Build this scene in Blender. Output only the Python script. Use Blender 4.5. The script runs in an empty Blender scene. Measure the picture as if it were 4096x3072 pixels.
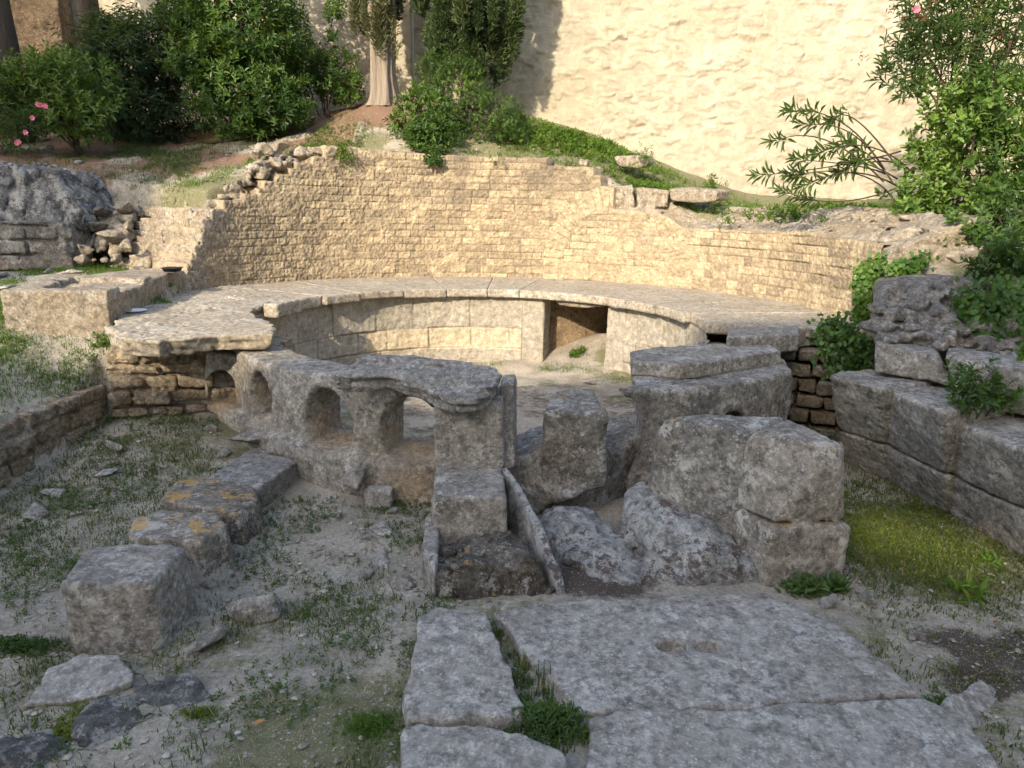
import bpy, bmesh, math
import numpy as np
from mathutils import Vector, Matrix
SC = bpy.context.scene
COL = SC.collection
R_ = math.radians
# ------------------------------------------------------------------ camera model
FPX, EYE = 2850.0, 2.2
TH, RO = R_(14), R_(1)
CR, SR = math.cos(RO), math.sin(RO)
def ray(px, py):
    x = (px - 2048) / FPX; y = (1536 - py) / FPX
    x, y = CR * x - SR * y, SR * x + CR * y
    return np.array([x, math.cos(TH) + y * math.sin(TH), -math.sin(TH) + y * math.cos(TH)])
ORG = np.array([0, 0, EYE])
def Pz(px, py, z): r = ray(px, py); return ORG + r * ((z - EYE) / r[2])
def Py(px, py, y): r = ray(px, py); return ORG + r * (y / r[1])
CX, CY = -0.4, 7.45
def Pc(px, py, R):
    r = ray(px, py); a = r[0]**2 + r[1]**2; b = -2 * (CX * r[0] + CY * r[1]); c = CX * CX + CY * CY - R * R
    d = math.sqrt(max(b * b - 4 * a * c, 0)); return ORG + r * ((-b + d) / (2 * a))
def phi_of(p): return math.degrees(math.atan2(p[1] - CY, p[0] - CX))
def pol(R, deg, z=None):
    a = R_(deg); q = [CX + R * math.cos(a), CY + R * math.sin(a)]
    return np.array(q if z is None else q + [z])
# ------------------------------------------------------------------ noise
_rs = np.random.RandomState(7)
_TAB = _rs.rand(65536).astype(np.float32) * 2 - 1
def vnoise(P):
    P = np.asarray(P, np.float32); i = np.floor(P).astype(np.int64); f = P - i
    f = f * f * (3 - 2 * f); out = 0
    for dx in (0, 1):
        wx = f[:, 0] if dx else 1 - f[:, 0]
        for dy in (0, 1):
            wy = f[:, 1] if dy else 1 - f[:, 1]
            for dz in (0, 1):
                wz = f[:, 2] if dz else 1 - f[:, 2]
                h = ((i[:, 0] + dx) * 73856093 ^ (i[:, 1] + dy) * 19349663 ^ (i[:, 2] + dz) * 83492791) & 65535
                out = out + wx * wy * wz * _TAB[h]
    return out
def fbm(P, oc=4, gain=.5):
    a, s, t = 1., 0, 0
    P = np.asarray(P, np.float32)
    for k in range(oc):
        s = s + a * vnoise(P * (2.03 ** k) + 17.3 * k); t += a; a *= gain
    return s / t * 1.6
def n2(x, y, sc, oc=3, seed=0.):
    x = np.asarray(x, float); y = np.asarray(y, float); sh = x.shape
    return fbm(np.stack([x.ravel() * sc + seed, y.ravel() * sc - seed, np.full(x.size, seed * 1.7)], 1), oc).reshape(sh)
# ------------------------------------------------------------------ objects
def tag(o, label=None, cat=None, group=None, kind=None):
    if label: o['label'] = label
    if cat: o['category'] = cat
    if group: o['group'] = group
    if kind: o['kind'] = kind
    return o
def thing(name, label, cat, loc=(0, 0, 0), group=None):
    o = bpy.data.objects.new(name, None); COL.objects.link(o); o.location = loc; o.empty_display_size = .1
    return tag(o, label, cat, group)
def mesh(name, V, F, mat, parent=None, origin=None, smooth=True, attrs=None):
    V = np.asarray(V, np.float32)
    if origin is None:
        if parent is not None: origin = np.array(parent.matrix_basis.translation)
        else: origin = np.array([V[:, 0].mean(), V[:, 1].mean(), V[:, 2].min()])
    origin = np.asarray(origin, np.float32)
    me = bpy.data.meshes.new(name)
    V = V - origin
    me.vertices.add(len(V)); me.vertices.foreach_set('co', V.ravel())
    if not isinstance(F, (tuple, list)): F = [F]
    F = [np.asarray(f, np.int32) for f in F if len(f)]
    nl = sum(f.size for f in F); npoly = sum(len(f) for f in F)
    me.loops.add(nl); me.polygons.add(npoly)
    me.loops.foreach_set('vertex_index', np.concatenate([f.ravel() for f in F]))
    st, c0 = [], 0
    for f in F:
        st.append(c0 + np.arange(len(f)) * f.shape[1]); c0 += f.size
    me.polygons.foreach_set('loop_start', np.concatenate(st).astype(np.int32))
    me.polygons.foreach_set('use_smooth', np.full(npoly, bool(smooth)))
    for k, v in (attrs or {}).items():
        a = me.attributes.new(k, 'FLOAT', 'POINT'); a.data.foreach_set('value', np.asarray(v, np.float32))
    me.update(calc_edges=True); me.validate()
    if mat: me.materials.append(mat)
    o = bpy.data.objects.new(name, me); COL.objects.link(o)
    if parent is not None:
        o.parent = parent; o.location = origin - np.array(parent.matrix_basis.translation)
    else: o.location = origin
    return o
# ------------------------------------------------------------------ signed distance shapes
def hull(pts, k=.018):
    bm = bmesh.new()
    for p in pts: bm.verts.new([float(a) for a in p])
    bmesh.ops.convex_hull(bm, input=bm.verts)
    pl = []
    for f in bm.faces:
        f.normal_update(); n = np.array(f.normal)
        if f.calc_area() < 1e-7: continue
        d = float(n @ np.array(f.verts[0].co))
        if not any(abs(d - b) < 1e-3 and m @ n > .9995 for m, b in pl): pl.append((n, d))
    bm.free()
    N = np.array([p[0] for p in pl], np.float32); D = np.array([p[1] for p in pl], np.float32)
    pts = np.asarray(pts, float); k = k * .4
    def f(X):
        q = X @ N.T - D
        m = q.max(1)
        return m + k * np.log(np.exp((q - m[:, None]) / k).sum(1))
    f.lo, f.hi = pts.min(0), pts.max(0)
    return f
def poly2(P2, X2):
    P2 = np.asarray(P2, np.float32); n = len(P2); d = np.full(len(X2), 1e9, np.float32); s = np.ones(len(X2), np.float32)
    for i in range(n):
        a, b = P2[i], P2[i - 1]; e = b - a; w = X2 - a
        t = np.clip((w @ e) / max(e @ e, 1e-9), 0, 1); q = w - t[:, None] * e
        d = np.minimum(d, (q * q).sum(1))
        c1 = X2[:, 1] >= a[1]; c2 = X2[:, 1] < b[1]; c3 = e[0] * w[:, 1] > e[1] * w[:, 0]
        s = np.where((c1 & c2 & c3) | (~c1 & ~c2 & ~c3), -s, s)
    return s * np.sqrt(d)
def smax(a, b, k=.02):
    h = np.clip(.5 + .5 * (a - b) / k, 0, 1); return b * (1 - h) + a * h + k * h * (1 - h)
def smin(a, b, k=.02): return -smax(-a, -b, k)
def ragged(P2, jit, seed=1):
    rs = np.random.RandomState(seed); out = []
    for a, b in zip(P2, np.roll(P2, -1, 0)):
        n = max(1, int(np.hypot(*(b - a)) / .09)); t = np.arange(n)[:, None] / n
        out.append(a + (b - a) * t + rs.normal(size=(n, 2)) * jit * (.4 if n == 1 else 1))
    return np.concatenate(out).astype(np.float32)
def prism(P2, z0, z1, k=.025, tilt=(0, 0), flare=0., jit=0.):
    P2 = np.asarray([p[:2] for p in P2], np.float32); c = P2.mean(0); k = k * .6
    if jit: P2 = ragged(P2, jit, int(abs(c[0] * 991 + c[1] * 77)) + 1)
    def f(X):
        d2 = poly2(P2, X[:, :2]) - flare * (z1 - X[:, 2])
        top = X[:, 2] - z1 - (X[:, 0] - c[0]) * tilt[0] - (X[:, 1] - c[1]) * tilt[1]
        return smax(smax(d2, top, k), z0 - X[:, 2], k)
    ex = max(flare, 0) * (z1 - z0) + .03
    f.lo = np.array([*(P2.min(0) - ex), z0]); f.hi = np.array([*(P2.max(0) + ex), z1 + .1 * (abs(tilt[0]) + abs(tilt[1])) + .02])
    return f
def sector(r0, r1, a0, a1, z0, z1, k=.02):
    m, w = R_((a0 + a1) / 2), R_(abs(a1 - a0) / 2)
    def f(X):
        dx, dy = X[:, 0] - CX, X[:, 1] - CY; r = np.hypot(dx, dy)
        t = np.arctan2(dy, dx) - m; t = (t + np.pi) % (2 * np.pi) - np.pi
        d = smax(r - r1, r0 - r, k); d = smax(d, (np.abs(t) - w) * r, k)
        return smax(smax(d, X[:, 2] - z1, k), z0 - X[:, 2], k)
    A = np.radians(np.linspace(a0, a1, 24)); q = np.concatenate([np.stack([CX + r * np.cos(A), CY + r * np.sin(A)], 1) for r in (r0, r1)])
    f.lo = np.array([*q.min(0), z0]); f.hi = np.array([*q.max(0), z1])
    return f
def union(*fs, k=.02):
    def f(X):
        d = np.full(len(X), .12, np.float32)
        for g in fs:
            m = np.all((X > g.lo - .11) & (X < g.hi + .11), 1)
            if m.any(): d[m] = smin(d[m], np.minimum(g(X[m]), .12).astype(np.float32), k)
        return d
    f.lo = np.min([g.lo for g in fs], 0); f.hi = np.max([g.hi for g in fs], 0); return f
def minus(a, *bs, k=.03):
    def f(X):
        d = a(X)
        for b in bs: d = smax(d, -b(X), k)
        return d
    f.lo, f.hi = a.lo, a.hi; return f
def ell(c, r):
    c = np.asarray(c, np.float32); r = np.asarray(r, np.float32)
    def f(X):
        q = (X - c) / r; l = np.sqrt((q * q).sum(1)); return (l - 1) * r.min()
    f.lo, f.hi = c - r, c + r; return f
def tunnel(c, d, w, h, z0):
    """round-headed opening through a wall: centre c (x,y), direction d, half width w, height h above z0"""
    d = np.asarray(d, np.float32) / np.hypot(*d); c = np.asarray(c, np.float32)
    def f(X):
        q = X[:, :2] - c; u = q[:, 0] * -d[1] + q[:, 1] * d[0]; v = X[:, 2] - z0
        cap = np.hypot(u, np.maximum(v - (h - w), 0)) - w
        return np.maximum(cap, -v)
    return f
_CORN = np.array([(0,0,0),(1,0,0),(0,1,0),(1,1,0),(0,0,1),(1,0,1),(0,1,1),(1,1,1)])
_EDG = [(0,1),(2,3),(4,5),(6,7),(0,2),(1,3),(4,6),(5,7),(0,4),(1,5),(2,6),(3,7)]
def nets(F, lo, h):
    S = F < 0
    A = np.zeros(np.array(F.shape) - 1, np.int8)
    for c in _CORN: A += S[c[0]:F.shape[0]-1+c[0], c[1]:F.shape[1]-1+c[1], c[2]:F.shape[2]-1+c[2]]
    cell = np.argwhere((A > 0) & (A < 8))
    idx = np.full(A.shape, -1, np.int64); idx[tuple(cell.T)] = np.arange(len(cell))
    val = np.stack([F[tuple((cell + c).T)] for c in _CORN], 1)
    acc = np.zeros((len(cell), 3)); cnt = np.zeros(len(cell))
    for a, b in _EDG:
        va, vb = val[:, a], val[:, b]; m = (va < 0) != (vb < 0)
        t = va / np.where(m, va - vb, 1)
        p = _CORN[a] + t[:, None] * (_CORN[b] - _CORN[a])
        acc[m] += p[m]; cnt[m] += 1
    V = lo + (cell + acc / np.maximum(cnt, 1)[:, None]) * h
    Q = []
    for ax in range(3):
        b, c = (ax + 1) % 3, (ax + 2) % 3
        sl0 = [slice(None)] * 3; sl1 = [slice(None)] * 3; sl0[ax] = slice(0, -1); sl1[ax] = slice(1, None)
        s0, s1 = S[tuple(sl0)], S[tuple(sl1)]
        e = np.argwhere(s0 != s1)
        e = e[(e[:, b] > 0) & (e[:, c] > 0) & (e[:, b] < F.shape[b] - 1) & (e[:, c] < F.shape[c] - 1)]
        if not len(e): continue
        db = np.zeros(3, int); db[b] = 1; dc = np.zeros(3, int); dc[c] = 1
        q = np.stack([idx[tuple((e - db - dc).T)], idx[tuple((e - dc).T)], idx[tuple(e.T)], idx[tuple((e - db).T)]], 1)
        fl = ~s0[tuple(e.T)]
        q[fl] = q[fl][:, ::-1]
        Q.append(q)
    return V, np.concatenate(Q)
_seed = [0]
def carve(f, h=.015, amp=.014, ns=4., amp2=.005, ns2=22., pits=0., strata=0., crag=0.):
    """mesh a stone from its distance function; weathering noise is added near the surface"""
    _seed[0] += 1; sd = _seed[0] * 3.71
    mg = amp * 2 + amp2 * 2 + h * 2 + pits + crag
    lo = np.asarray(f.lo, float) - mg; hi = np.asarray(f.hi, float) + mg
    n = np.ceil((hi - lo) / h).astype(int) + 1
    g = [lo[a] + np.arange(n[a]) * h for a in range(3)]
    X = np.stack(np.meshgrid(*g, indexing='ij'), -1).reshape(-1, 3).astype(np.float32)
    d = np.empty(len(X), np.float32)
    for s in range(0, len(X), 400000): d[s:s+400000] = f(X[s:s+400000])
    m = np.abs(d) < mg + .02
    Q = X[m]
    e = .48 * amp * fbm(Q * ns + sd, 4) + 1.25 * amp2 * fbm(Q * ns2 + sd, 3, .7)
    if pits: e = e + pits * np.clip(vnoise(Q * 14 + sd) - .25, 0, 1)
    if crag:
        W = Q * np.array([5.5, 5.5, 3.2]) + .35 * Q[:, [2, 0, 1]] + sd
        e = e + crag * (1 - 2.2 * np.abs(vnoise(W))).clip(-.3, 1) ** 2 + crag * .5 * (1 - 2.4 * np.abs(vnoise(W * 2.1 + 5))).clip(0, 1) ** 2
    if strata: e = e + strata * fbm(Q * np.array([2.5, 2.5, 34]) + sd, 3)
    d[m] += e
    return nets(d.reshape(n), lo, h)
def stone(name, f, mat, parent=None, origin=None, ochre=None, **kw):
    V, Q = carve(f, **kw)
    return mesh(name, V, Q, mat, parent, origin, attrs={'ochre': ochre(V)} if ochre else None)
# ------------------------------------------------------------------ materials
def newmat(name):
    m = bpy.data.materials.new(name); m.use_nodes = True
    nt = m.node_tree; nt.nodes.clear()
    out = nt.nodes.new('ShaderNodeOutputMaterial'); b = nt.nodes.new('ShaderNodeBsdfPrincipled')
    nt.links.new(b.outputs[0], out.inputs[0]); b.inputs['Roughness'].default_value = .9
    b.inputs['Specular IOR Level'].default_value = .25
    return m, nt, b, out
class NB:
    def __init__(s, nt): s.nt = nt; s.l = nt.links.new
    def tex(s, kind='Object'):
        return s.nt.nodes.new('ShaderNodeTexCoord').outputs[kind]
    def noise(s, v, sc, det=6, rough=.6, dist=0., out='Fac'):
        n = s.nt.nodes.new('ShaderNodeTexNoise'); s.l(v, n.inputs['Vector'])
        n.inputs['Scale'].default_value = sc; n.inputs['Detail'].default_value = det
        n.inputs['Roughness'].default_value = rough; n.inputs['Distortion'].default_value = dist
        return n.outputs[out]
    def voro(s, v, sc, feat='F1', out='Distance'):
        n = s.nt.nodes.new('ShaderNodeTexVoronoi'); n.feature = feat; s.l(v, n.inputs['Vector']); n.inputs['Scale'].default_value = sc
        return n.outputs[out]
    def ramp(s, f, stops, smooth=False):
        n = s.nt.nodes.new('ShaderNodeValToRGB'); s.l(f, n.inputs[0]); e = n.color_ramp.elements
        if smooth: n.color_ramp.interpolation = 'EASE'
        while len(e) < len(stops): e.new(.5)
        for i, (p, c) in enumerate(stops):
            e[i].position = p; e[i].color = (*c, 1) if hasattr(c, '__len__') else (c, c, c, 1)
        return n.outputs[0]
    def mix(s, f, a, b, mode='MIX'):
        n = s.nt.nodes.new('ShaderNodeMix'); n.data_type = 'RGBA'; n.blend_type = mode
        for i, v in ((0, f), (6, a), (7, b)):
            if hasattr(v, 'node'): s.l(v, n.inputs[i])
            elif i == 0: n.inputs[0].default_value = v
            else: n.inputs[i].default_value = (*v, 1) if hasattr(v, '__len__') else (v, v, v, 1)
        return n.outputs[2]
    def math(s, op, a, b=0., c=None):
        n = s.nt.nodes.new('ShaderNodeMath'); n.operation = op
        for i, v in enumerate((a, b) if c is None else (a, b, c)):
            if hasattr(v, 'node'): s.l(v, n.inputs[i])
            else: n.inputs[i].default_value = v
        return n.outputs[0]
    def attr(s, name):
        n = s.nt.nodes.new('ShaderNodeAttribute'); n.attribute_name = name; return n.outputs['Fac']
    def bump(s, hgt, st, dist, prev=None):
        n = s.nt.nodes.new('ShaderNodeBump'); s.l(hgt, n.inputs['Height']); n.inputs['Strength'].default_value = st; n.inputs['Distance'].default_value = dist
        if prev is not None: s.l(prev, n.inputs['Normal'])
        return n.outputs[0]
    def upz(s):
        g = s.nt.nodes.new('ShaderNodeNewGeometry'); x = s.nt.nodes.new('ShaderNodeSeparateXYZ'); s.l(g.outputs['True Normal'], x.inputs[0]); return x.outputs[2]
    def scale(s, v, k):
        n = s.nt.nodes.new('ShaderNodeMapping'); s.l(v, n.inputs['Vector']); n.inputs['Scale'].default_value = k; return n.outputs[0]
def stone_mat(name, dark, light, white=.0, black=.3, orange=0., streak=0., warm=0., grain=1., moss=0., bumpy=1., sc=1., wcol=(.50, .475, .425)):
    m, nt, b, out = newmat(name); B = NB(nt); v = B.tex()
    big = B.noise(v, 2.6 * sc, 6, .65, .3)
    c = B.mix(B.ramp(big, [(.36, 0), (.64, 1)]), dark, light)
    mid = B.noise(v, 13 * sc, 9, .74)
    c = B.mix(B.ramp(mid, [(.38, .85), (.52, 0)]), c, tuple(x * .45 for x in dark))
    c = B.mix(B.ramp(B.noise(v, 17 * sc, 8, .76, .2), [(.54, 0), (.66, .5)]), c, tuple(min(.62, x * 1.4) for x in light))
    if warm:
        w = B.noise(v, 1.7 * sc, 5, .65, .5)
        c = B.mix(B.math('MULTIPLY', B.ramp(w, [(.48, 0), (.62, 1)]), warm * .7), c, (.36, .26, .155))
    c = B.mix(B.math('MULTIPLY', B.attr('ochre'), B.ramp(B.noise(v, 6 * sc, 6, .7), [(.3, .5), (.6, 1)])), c, (.42, .30, .175))
    fine = B.noise(v, 34 * sc, 6, .8)
    c = B.mix(.55 * grain, c, B.ramp(fine, [(.34, .14), (.5, .5), (.66, .88)]), 'OVERLAY')
    if black:
        k0 = B.noise(v, 2.1 * sc, 8, .72, .4)
        c = B.mix(B.math('MULTIPLY', B.ramp(k0, [(.47, 0), (.6, 1)]), black * .8), c, tuple(x * .38 for x in dark))
        k1 = B.noise(v, 24 * sc, 7, .75); k2 = B.noise(v, 3.4 * sc, 4, .6)
        k = B.math('MULTIPLY', B.ramp(k1, [(.5, 0), (.56, 1)]), B.ramp(k2, [(.42, .15), (.56, 1)]))
        c = B.mix(B.math('MULTIPLY', k, black), c, (.05, .045, .04))
    if white:
        w1 = B.noise(v, 5.5 * sc, 9, .72, .25)
        w2 = B.noise(v, 42 * sc, 5, .75)
        w = B.ramp(B.math('ADD', w1, B.math('MULTIPLY', B.math('SUBTRACT', w2, .5), .45)), [(.615 - .11 * white, 0), (.655 - .1 * white, 1)])
        c = B.mix(B.math('MULTIPLY', w, .65), c, wcol)
        sp = B.voro(v, 32 * sc); sel = B.noise(v, 9 * sc, 2, .5)
        w = B.math('MULTIPLY', B.ramp(sp, [(.14, 1), (.24, 0)]), B.ramp(sel, [(.5, 0), (.56, 1)]))
        c = B.mix(B.math('MULTIPLY', w, .5), c, (.58, .57, .53))
    if orange:
        o1 = B.noise(v, 4.2 * sc, 9, .74, .3)
        o = B.math('MULTIPLY', B.ramp(o1, [(.6 - .1 * orange, 0), (.64 - .09 * orange, 1)]), B.ramp(B.upz(), [(.45, 0), (.8, 1)]))
        c = B.mix(B.math('MULTIPLY', o, .8), c, (.46, .27, .07))
    if moss:
        o1 = B.noise(v, 17 * sc, 8, .74, .2); o2 = B.noise(v, 2.6 * sc, 3, .5)
        o = B.math('MULTIPLY', B.ramp(B.math('ADD', o1, B.math('MULTIPLY', B.math('SUBTRACT', o2, .5), .7)), [(.59 - .1 * moss, 0), (.62 - .09 * moss, 1)]), B.ramp(B.upz(), [(.15, 0), (.5, 1)]))
        c = B.mix(B.math('MULTIPLY', o, .85), c, (.075, .048, .036))
    nt.links.new(c, b.inputs['Base Color'])
    h = B.mix(.5, B.noise(v, 34 * sc, 10, .76), B.noise(v, 110 * sc, 5, .75))
    n1 = B.bump(h, .75 * bumpy, .03)
    pit = B.ramp(B.voro(v, 48 * sc), [(.0, 0), (.3, 1)])
    n1 = B.bump(pit, .3 * bumpy, .01, n1)
    nt.links.new(n1, b.inputs['Normal'])
    return m
# ------------------------------------------------------------------ sun
SUN_EL, SUN_AZ = 28.0, 27.0          # elevation, and degrees to the left of straight behind the viewer
SUN_E, SKY_S, EXPO = 2.0, .15, 1.85
SUN_DIR = np.array([-math.sin(R_(SUN_AZ)) * math.cos(R_(SUN_EL)), -math.cos(R_(SUN_AZ)) * math.cos(R_(SUN_EL)), math.sin(R_(SUN_EL))])
# ------------------------------------------------------------------ stone kinds
M_GREY = stone_mat('grey_limestone', (0.221, 0.198, 0.166), (0.445, 0.406, 0.348), white=.3, black=.5, warm=.3)
M_SLABS = stone_mat('worn_paving_stone', (0.270, 0.244, 0.206), (0.434, 0.398, 0.345), white=.2, black=.45, warm=.2, sc=1.1, bumpy=.8, grain=.7)
M_LICH = stone_mat('lichened_limestone', (0.221, 0.196, 0.163), (0.444, 0.400, 0.339), white=.5, black=.95, orange=.3, warm=.3)
M_KARST = stone_mat('white_lichen_rock', (.27, .26, .235), (.58, .565, .53), white=.9, black=.55, moss=.6, bumpy=1.4, wcol=(.5, .48, .44))
M_PILLAR = stone_mat('dark_weathered_stone', (0.181, 0.165, 0.141), (0.362, 0.335, 0.290), white=.5, black=.6, warm=.3, orange=.15)
M_ARC = stone_mat('eroded_grey_stone', (0.216, 0.195, 0.164), (0.386, 0.352, 0.300), white=.3, black=.4, warm=.35)
M_SCHIST = stone_mat('layered_grey_stone', (0.200, 0.184, 0.160), (0.364, 0.338, 0.299), white=.15, black=.5)
M_PALE = stone_mat('pale_limestone', (.27, .225, .165), (.43, .365, .275), white=.2, black=.3, warm=.5, bumpy=1.2)
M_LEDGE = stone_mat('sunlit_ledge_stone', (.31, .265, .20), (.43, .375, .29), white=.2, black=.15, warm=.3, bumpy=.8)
M_RUBBLE = stone_mat('broken_rubble', (0.149, 0.134, 0.116), (0.352, 0.325, 0.283), white=.3, black=.5, warm=.4, bumpy=1.4)
M_ROCK = stone_mat('rough_rock', (0.112, 0.106, 0.096), (0.324, 0.310, 0.286), white=.9, black=.7, bumpy=1.7)
M_WARM = stone_mat('brown_masonry_stone', (0.230, 0.178, 0.121), (0.437, 0.351, 0.241), white=.15, black=.5, warm=.6, bumpy=1.3)
M_LOOSE = stone_mat('loose_white_stone', (.30, .275, .24), (.54, .51, .46), white=.4, black=.25, sc=2)

def masonry_mat(name, c1, c2, c3, joint, grime=.5, grimecol=(.09, .078, .062)):
    """coursed stone: the block number, the joint mask and the patina come with the mesh"""
    m, nt, b, out = newmat(name); B = NB(nt); v = B.tex()
    c = B.ramp(B.attr('blk'), [(0, c1), (.5, c2), (1, c3)])
    c = B.mix(.7, c, B.ramp(B.noise(v, 13, 8, .72), [(.3, .2), (.5, .5), (.7, .85)]), 'OVERLAY')
    c = B.mix(.55, c, B.ramp(B.noise(v, 75, 5, .7), [(.3, .2), (.5, .5), (.7, .85)]), 'OVERLAY')
    g = B.math('ADD', B.attr('patina'), B.math('MULTIPLY', B.math('SUBTRACT', B.noise(v, 6, 9, .75), .5), 1.3))
    c = B.mix(B.math('MULTIPLY', B.ramp(g, [(.38, 0), (.75, 1)]), grime), c, grimecol)
    sp = B.voro(v, 34); sel = B.noise(v, 5, 3, .5)
    w = B.math('MULTIPLY', B.ramp(sp, [(.14, 1), (.22, 0)]), B.ramp(sel, [(.5, 0), (.6, 1)]))
    c = B.mix(B.math('MULTIPLY', w, .4), c, (.6, .56, .48))
    c = B.mix(B.attr('joint'), c, joint)
    nt.links.new(c, b.inputs['Base Color'])
    h = B.mix(.5, B.noise(v, 34, 9, .75), B.noise(v, 110, 4, .7))
    nt.links.new(B.bump(h, .7, .022), b.inputs['Normal'])
    return m
M_CURVE = masonry_mat('coursed_golden_stone', (.235, .185, .125), (.345, .27, .172), (.44, .35, .222), (.17, .135, .09))
M_RING = masonry_mat('large_ashlar_stone', (.28, .245, .19), (.35, .31, .245), (.52, .42, .27), (.17, .14, .10), grime=.4, grimecol=(.16, .145, .12))

def coursing(S, Zc, bounds, wmin, wmax, seed, wob=.006):
    rs = np.random.RandomState(seed)
    S = S + wob * fbm(np.stack([S * 9, Zc * 9, S * 0 + seed], 1), 2); Zc = Zc + wob * fbm(np.stack([S * 5, Zc * 9, S * 0 + seed + 9], 1), 2)
    bounds = np.asarray(bounds, float)
    ci = np.clip(np.searchsorted(bounds, Zc) - 1, 0, len(bounds) - 2)
    blk = np.zeros(len(S)); ed = np.minimum(Zc - bounds[ci], bounds[ci + 1] - Zc)
    s0, s1 = S.min() - 1, S.max() + 1
    vj = np.zeros(len(S))
    for k in range(len(bounds) - 1):
        m = ci == k
        if not m.any(): continue
        j = s0 + np.cumsum(rs.uniform(wmin, wmax, int((s1 - s0) / wmin) + 2)) - rs.rand() * wmax
        bi = np.clip(np.searchsorted(j, S[m]) - 1, 0, len(j) - 2)
        r = rs.rand(len(j)); blk[m] = r[bi]
        dv = np.minimum(S[m] - j[bi], j[bi + 1] - S[m])
        ed[m] = np.minimum(ed[m], np.abs(dv))
    return blk, np.abs(ed)
def hsh(a): return np.abs(np.sin(np.asarray(a) * 12.9898) * 43758.5453) % 1

# ------------------------------------------------------------------ curved wall of small coursed stones
RW = 4.0
cw = thing('curved_wall', 'tall curved wall of small golden coursed stones with a walled up arch behind the basin', 'wall', pol(4.0, 90, 1.1))
top_tab = [(162, 1.12), (158.6, 1.12), (158.5, 1.32), (157.2, 1.32), (157.1, 1.43), (155.9, 1.43), (155.8, 1.56), (154.5, 1.56), (154.4, 1.7), (153.6, 1.7), (153.5, 1.86),
           (152.2, 1.86), (152.1, 2.0), (150.5, 2.0), (150.4, 2.1), (148, 2.1), (147.9, 2.22), (143.4, 2.22), (143.3, 2.3), (140.4, 2.3), (140.3, 2.38), (139.2, 2.38), (139.1, 2.48),
           (136.4, 2.48), (136.3, 2.57), (133.3, 2.57), (133.2, 2.66), (131.8, 2.66), (131.7, 2.75), (128.5, 2.75), (128.4, 2.84), (125.6, 2.84), (125.5, 3.0), (122, 3.0), (112, 2.98), (100, 2.94),
           (88, 2.93), (77.3, 2.92), (77.2, 2.81), (73, 2.80), (67, 2.79), (66.9, 2.68), (65.4, 2.67), (65.3, 2.52), (62.3, 2.5), (62.2, 2.19), (57, 2.17), (50, 2.09), (46, 1.95), (29, 1.94), (18, 1.97), (0, 1.9), (-24, 1.85)]
_tp = np.array(top_tab)[::-1]
def wall_top(phi): return np.interp(phi, _tp[:, 0], _tp[:, 1])
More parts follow.
